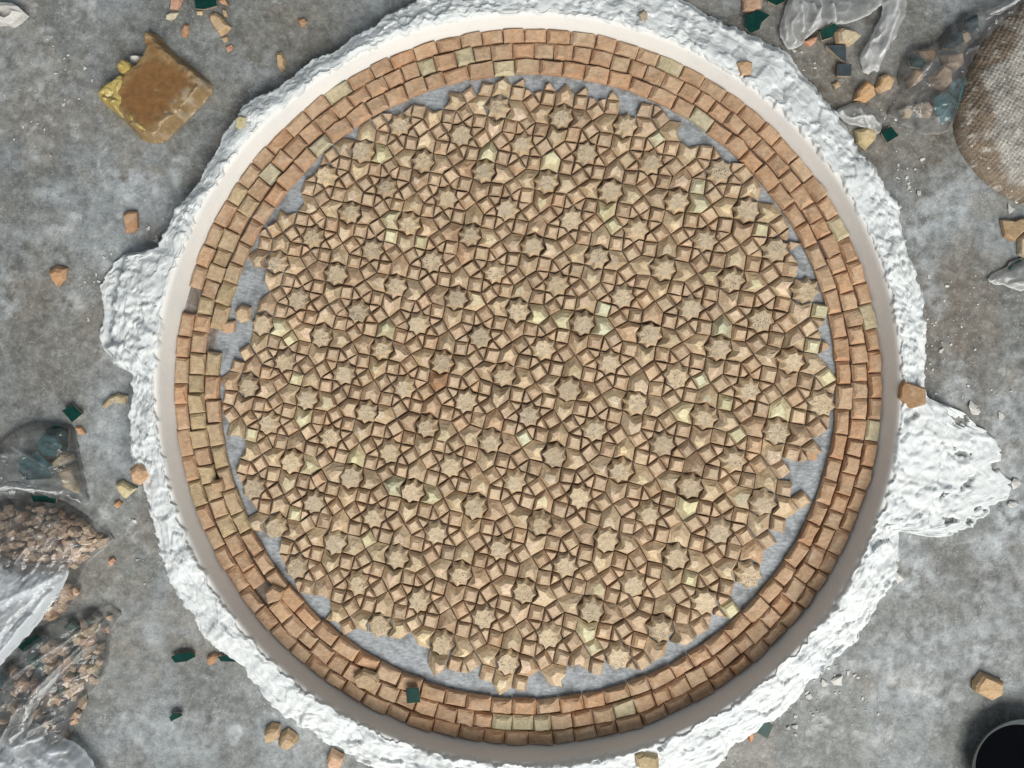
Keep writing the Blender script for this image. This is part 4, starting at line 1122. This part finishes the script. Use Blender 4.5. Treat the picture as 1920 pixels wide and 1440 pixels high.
bag("tile_bag", "clear plastic bag of tiles slumped against the sackcloth at top right",
    [("film", [(1930, -30), (1905, 0), (1862, 14), (1820, 28), (1790, 44), (1768, 74), (1742, 84), (1712, 90), (1696, 110), (1690, 150), (1700, 166), (1684, 190), (1668, 210), (1690, 224), (1722, 240), (1762, 252), (1792, 240), (1800, 200), (1812, 150), (1832, 100), (1866, 62), (1930, 16)],
      .034, .010, .008, 50, M_BAG, 43, [(1740, 118, 1670, 210, .010, .004), (1670, 210, 1728, 244, .009, .004), (1722, 208, 1756, 240, .012, .005), (1700, 100, 1760, 88, .008, .004), (1834, 90, 1800, 104, .008, .006)], 0),
     ("neck", [(1932, -30), (1900, 0), (1864, 16), (1838, 30), (1836, 46), (1850, 40), (1880, 24), (1908, 6), (1940, -20)], .016, .008, .008, 35, M_BAGM, 47, [(1850, 34, 1915, 2, .010, .006)], .022)])
bag("torn_plastic", "torn scrap of clear plastic beside the upper right plaster",
    [("film", [(1562, 212), (1576, 202), (1600, 192), (1622, 194), (1638, 208), (1650, 228), (1652, 246), (1640, 254), (1624, 244), (1600, 236), (1578, 226)],
      .006, .003, .006, -30, M_BAGM, 53, [(1610, 196, 1640, 246, .008, .005), (1622, 205, 1644, 240, .006, .004)], .004)], "plastic scrap")
bag("plastic_scrap", "crumpled scrap of milky plastic with a white edge at the right edge of the floor",
    [("film", [(1848, 526), (1866, 514), (1886, 498), (1908, 486), (1940, 470), (1950, 540), (1920, 548), (1898, 540), (1872, 534)],
      .012, .010, .005, 30, M_BAGM, 59, [(1850, 528, 1872, 526, .010, .004), (1870, 518, 1874, 530, .008, .003), (1872, 526, 1902, 542, .010, .004), (1896, 532, 1930, 530, .006, .006)], .003)], "plastic scrap")

# ------------------------------------------------------------------ sackcloth bundle
def build_sack():
    poly = []
    cx, cy = 1985, 190
    def z(X, Y, D):
        body = 0.055 * np.sqrt(np.clip(1 - (1 - np.clip(D / .11, 0, 1)) ** 2, 0, 1))
        weave = (np.sin((X * .9 + Y * .25) * 760 + 2 * fbm(X * 30, Y * 30, 3, 2)) * np.sin((Y * .95 - X * .2) * 700 + 2 * fbm(X * 30, Y * 30, 8, 2)))
        return body + (0.0024 * weave + 0.009 * (fbm(X * 48, Y * 48, 14, 4, .6) - .5)) * sstep(0, .01, D) + .0005
    def col(X, Y, D):
        n = fbm(X * 60, Y * 60, 19, 3, .6); b = fbm(X * 16, Y * 16, 29, 4)
        brown = np.array([0.20, 0.155, 0.115]); grey = np.array([0.37, 0.35, 0.32]); white = np.array([0.62, 0.59, 0.53])
        k = sstep(0.35, 0.62, b + 0.9 * (D / .07 - .55))[:, None]
        c = brown * (1 - k) + grey * k
        c = c * (0.55 + 0.9 * n)[:, None]
        wk = 0.6 * sstep(0.62, 0.74, fbm(X * 70, Y * 70, 39, 4, .7))[:, None]
        return c * (1 - wk) + white * wk
    out = [(1930, -6), (1890, 18), (1858, 48), (1836, 82), (1816, 122), (1800, 170), (1792, 215), (1796, 256), (1812, 292), (1842, 330), (1876, 358), (1915, 380),
           (1960, 390), (2020, 388), (2080, 360), (2130, 310), (2155, 250), (2160, 180), (2130, 100), (2080, 40), (2010, 0)]
    o = patch("sackcloth_bundle", out, z, M_BURLAP, None, step=.0022, zref=.012, closed=True, colfun=col)
    tag(o, "bulging bundle of coarse brown and grey speckled sackcloth at the right edge", "sack")
build_sack()

# ------------------------------------------------------------------ pail in the corner
def lathe(name, prof, mat, parent, n=72):
    V = []; F = []
    m = len(prof)
    for k in range(n):
        a = 2 * math.pi * k / n
        for r, z in prof: V.append((r * math.cos(a), r * math.sin(a), z))
    for k in range(n):
        for j in range(m - 1):
            a = k * m + j; b = ((k + 1) % n) * m + j
            F.append((a, b, b + 1, a + 1))
    return new_obj(name, V, F, mat, parent, smooth=True)
def build_pail():
    zt = 0.034
    c = P(1922, 1448, zt)
    root = empty("basin", (c[0], c[1], 0))
    tag(root, "shallow grey basin with a black inside in the bottom right corner", "basin")
    R = 0.098
    lathe("wall", [(R * .66, 0.0), (R * .70, .002), (R * .93, zt - .008), (R * .965, zt - .003)], M_PAIL, root)
    lathe("rim", [(R * .96, zt - .004), (R * .995, zt - .003), (R * 1.0, zt), (R * .985, zt + .001), (R * .97, zt - .001)], M_PAIL, root)
    lathe("inner_side", [(R * .972, zt - .001), (R * .90, zt - .010), (R * .82, .012)], M_NAVY, root)
    lathe("black_contents", [(R * .845, .0135), (R * .78, .0125), (R * .4, .012), (0.0001, .012)], M_DARK, root)
build_pail()

# ------------------------------------------------------------------ white hollow lump in the top left corner
def build_lump():
    outer = [(-14, 4), (4, 6), (22, 6), (36, 14), (46, 24), (34, 36), (18, 46), (6, 42), (-14, 44)]
    inner = [(-6, 20), (6, 15), (16, 14), (24, 18), (28, 24), (22, 32), (12, 36), (2, 32), (-6, 30)]
    c = P(12, 25)
    V = []; n = len(outer)
    rng = random.Random(3)
    for poly, z in ((outer, 0.0), (outer, .016), (inner, .022), (inner, .004)):
        for (x, y) in poly:
            X, Y = P(x, y, .015); V.append((X - c[0], Y - c[1], z + rng.uniform(-.002, .003) * (z > 0)))
    F = []
    for r in range(3):
        for i in range(n):
            F.append((r * n + i, (r + 1) * n + i, (r + 1) * n + (i + 1) % n, r * n + (i + 1) % n))
    F.append(tuple(3 * n + i for i in range(n)))
    F = [tuple(reversed(f)) for f in F[:-1]] + [F[-1]]
    o = new_obj("plaster_lump", V, F, M_CHALK, None, (c[0], c[1], 0))
    tag(o, "hollow chalky white lump in the top left corner", "plaster lump")
build_lump()

# ------------------------------------------------------------------ crumbs of plaster
def build_crumbs():
    rng = random.Random(21)
    V, F = [], []
    def crumb(x, y, s):
        b = len(V)
        ph = (1 + 5 ** .5) / 2
        ico = [(-1, ph, 0), (1, ph, 0), (-1, -ph, 0), (1, -ph, 0), (0, -1, ph), (0, 1, ph), (0, -1, -ph), (0, 1, -ph), (ph, 0, -1), (ph, 0, 1), (-ph, 0, -1), (-ph, 0, 1)]
        tri = [(0, 11, 5), (0, 5, 1), (0, 1, 7), (0, 7, 10), (0, 10, 11), (1, 5, 9), (5, 11, 4), (11, 10, 2), (10, 7, 6), (7, 1, 8), (3, 9, 4), (3, 4, 2), (3, 2, 6), (3, 6, 8), (3, 8, 9), (4, 9, 5), (2, 4, 11), (6, 2, 10), (8, 6, 7), (9, 8, 1)]
        ax, ay = rng.uniform(.6, 1.5), rng.uniform(.6, 1.5)
        for (u, v, w) in ico:
            k = s * rng.uniform(.2, .75)
            V.append((x + u * k * ax, y + v * k * ay, max(0, s * .2 + w * k * .4)))
        F.extend(tuple(i + b for i in t) for t in tri)
    spots = [(1745, 660, 90, 160, 90), (1560, 1290, 120, 70, 40), (1700, 330, 40, 60, 25), (1760, 880, 60, 80, 30), (1660, 1010, 60, 60, 26), (250, 1000, 40, 120, 8),
             (1640, 220, 70, 60, 30), (200, 480, 60, 60, 24), (1480, 1340, 100, 50, 18), (300, 420, 40, 40, 10), (1800, 700, 100, 200, 30), (90, 180, 90, 130, 36), (1500, 110, 60, 50, 22), (180, 560, 20, 90, 12)]
    for (cx, cy, rx, ry, k) in spots:
        for _ in range(k):
            x, y = P(cx + rng.gauss(0, rx * .5), cy + rng.gauss(0, ry * .5))
            crumb(x, y, min(.006, .0010 + rng.expovariate(1 / .0010)))
    for (px, py, s) in ((1545, 1281, .008), (1570, 1276, .010), (1515, 1307, .005), (1907, 375, .010), (1894, 393, .009), (1824, 762, .010), (1828, 772, .007), (1905, 906, .012), (1898, 945, .010),
                        (1680, 1048, .008), (1683, 1085, .012), (1676, 1062, .006), (1876, 780, .006), (293, 452, .007), (1490, 1362, .006), (292, 1000, .004)):
        x, y = P(px, py); crumb(x, y, s)
    o = new_obj("plaster_crumbs", V, F, M_CHALK, None)
    tag(o, "white plaster crumbs scattered over the floor round the ring", "crumbs", kind="stuff")
build_crumbs()
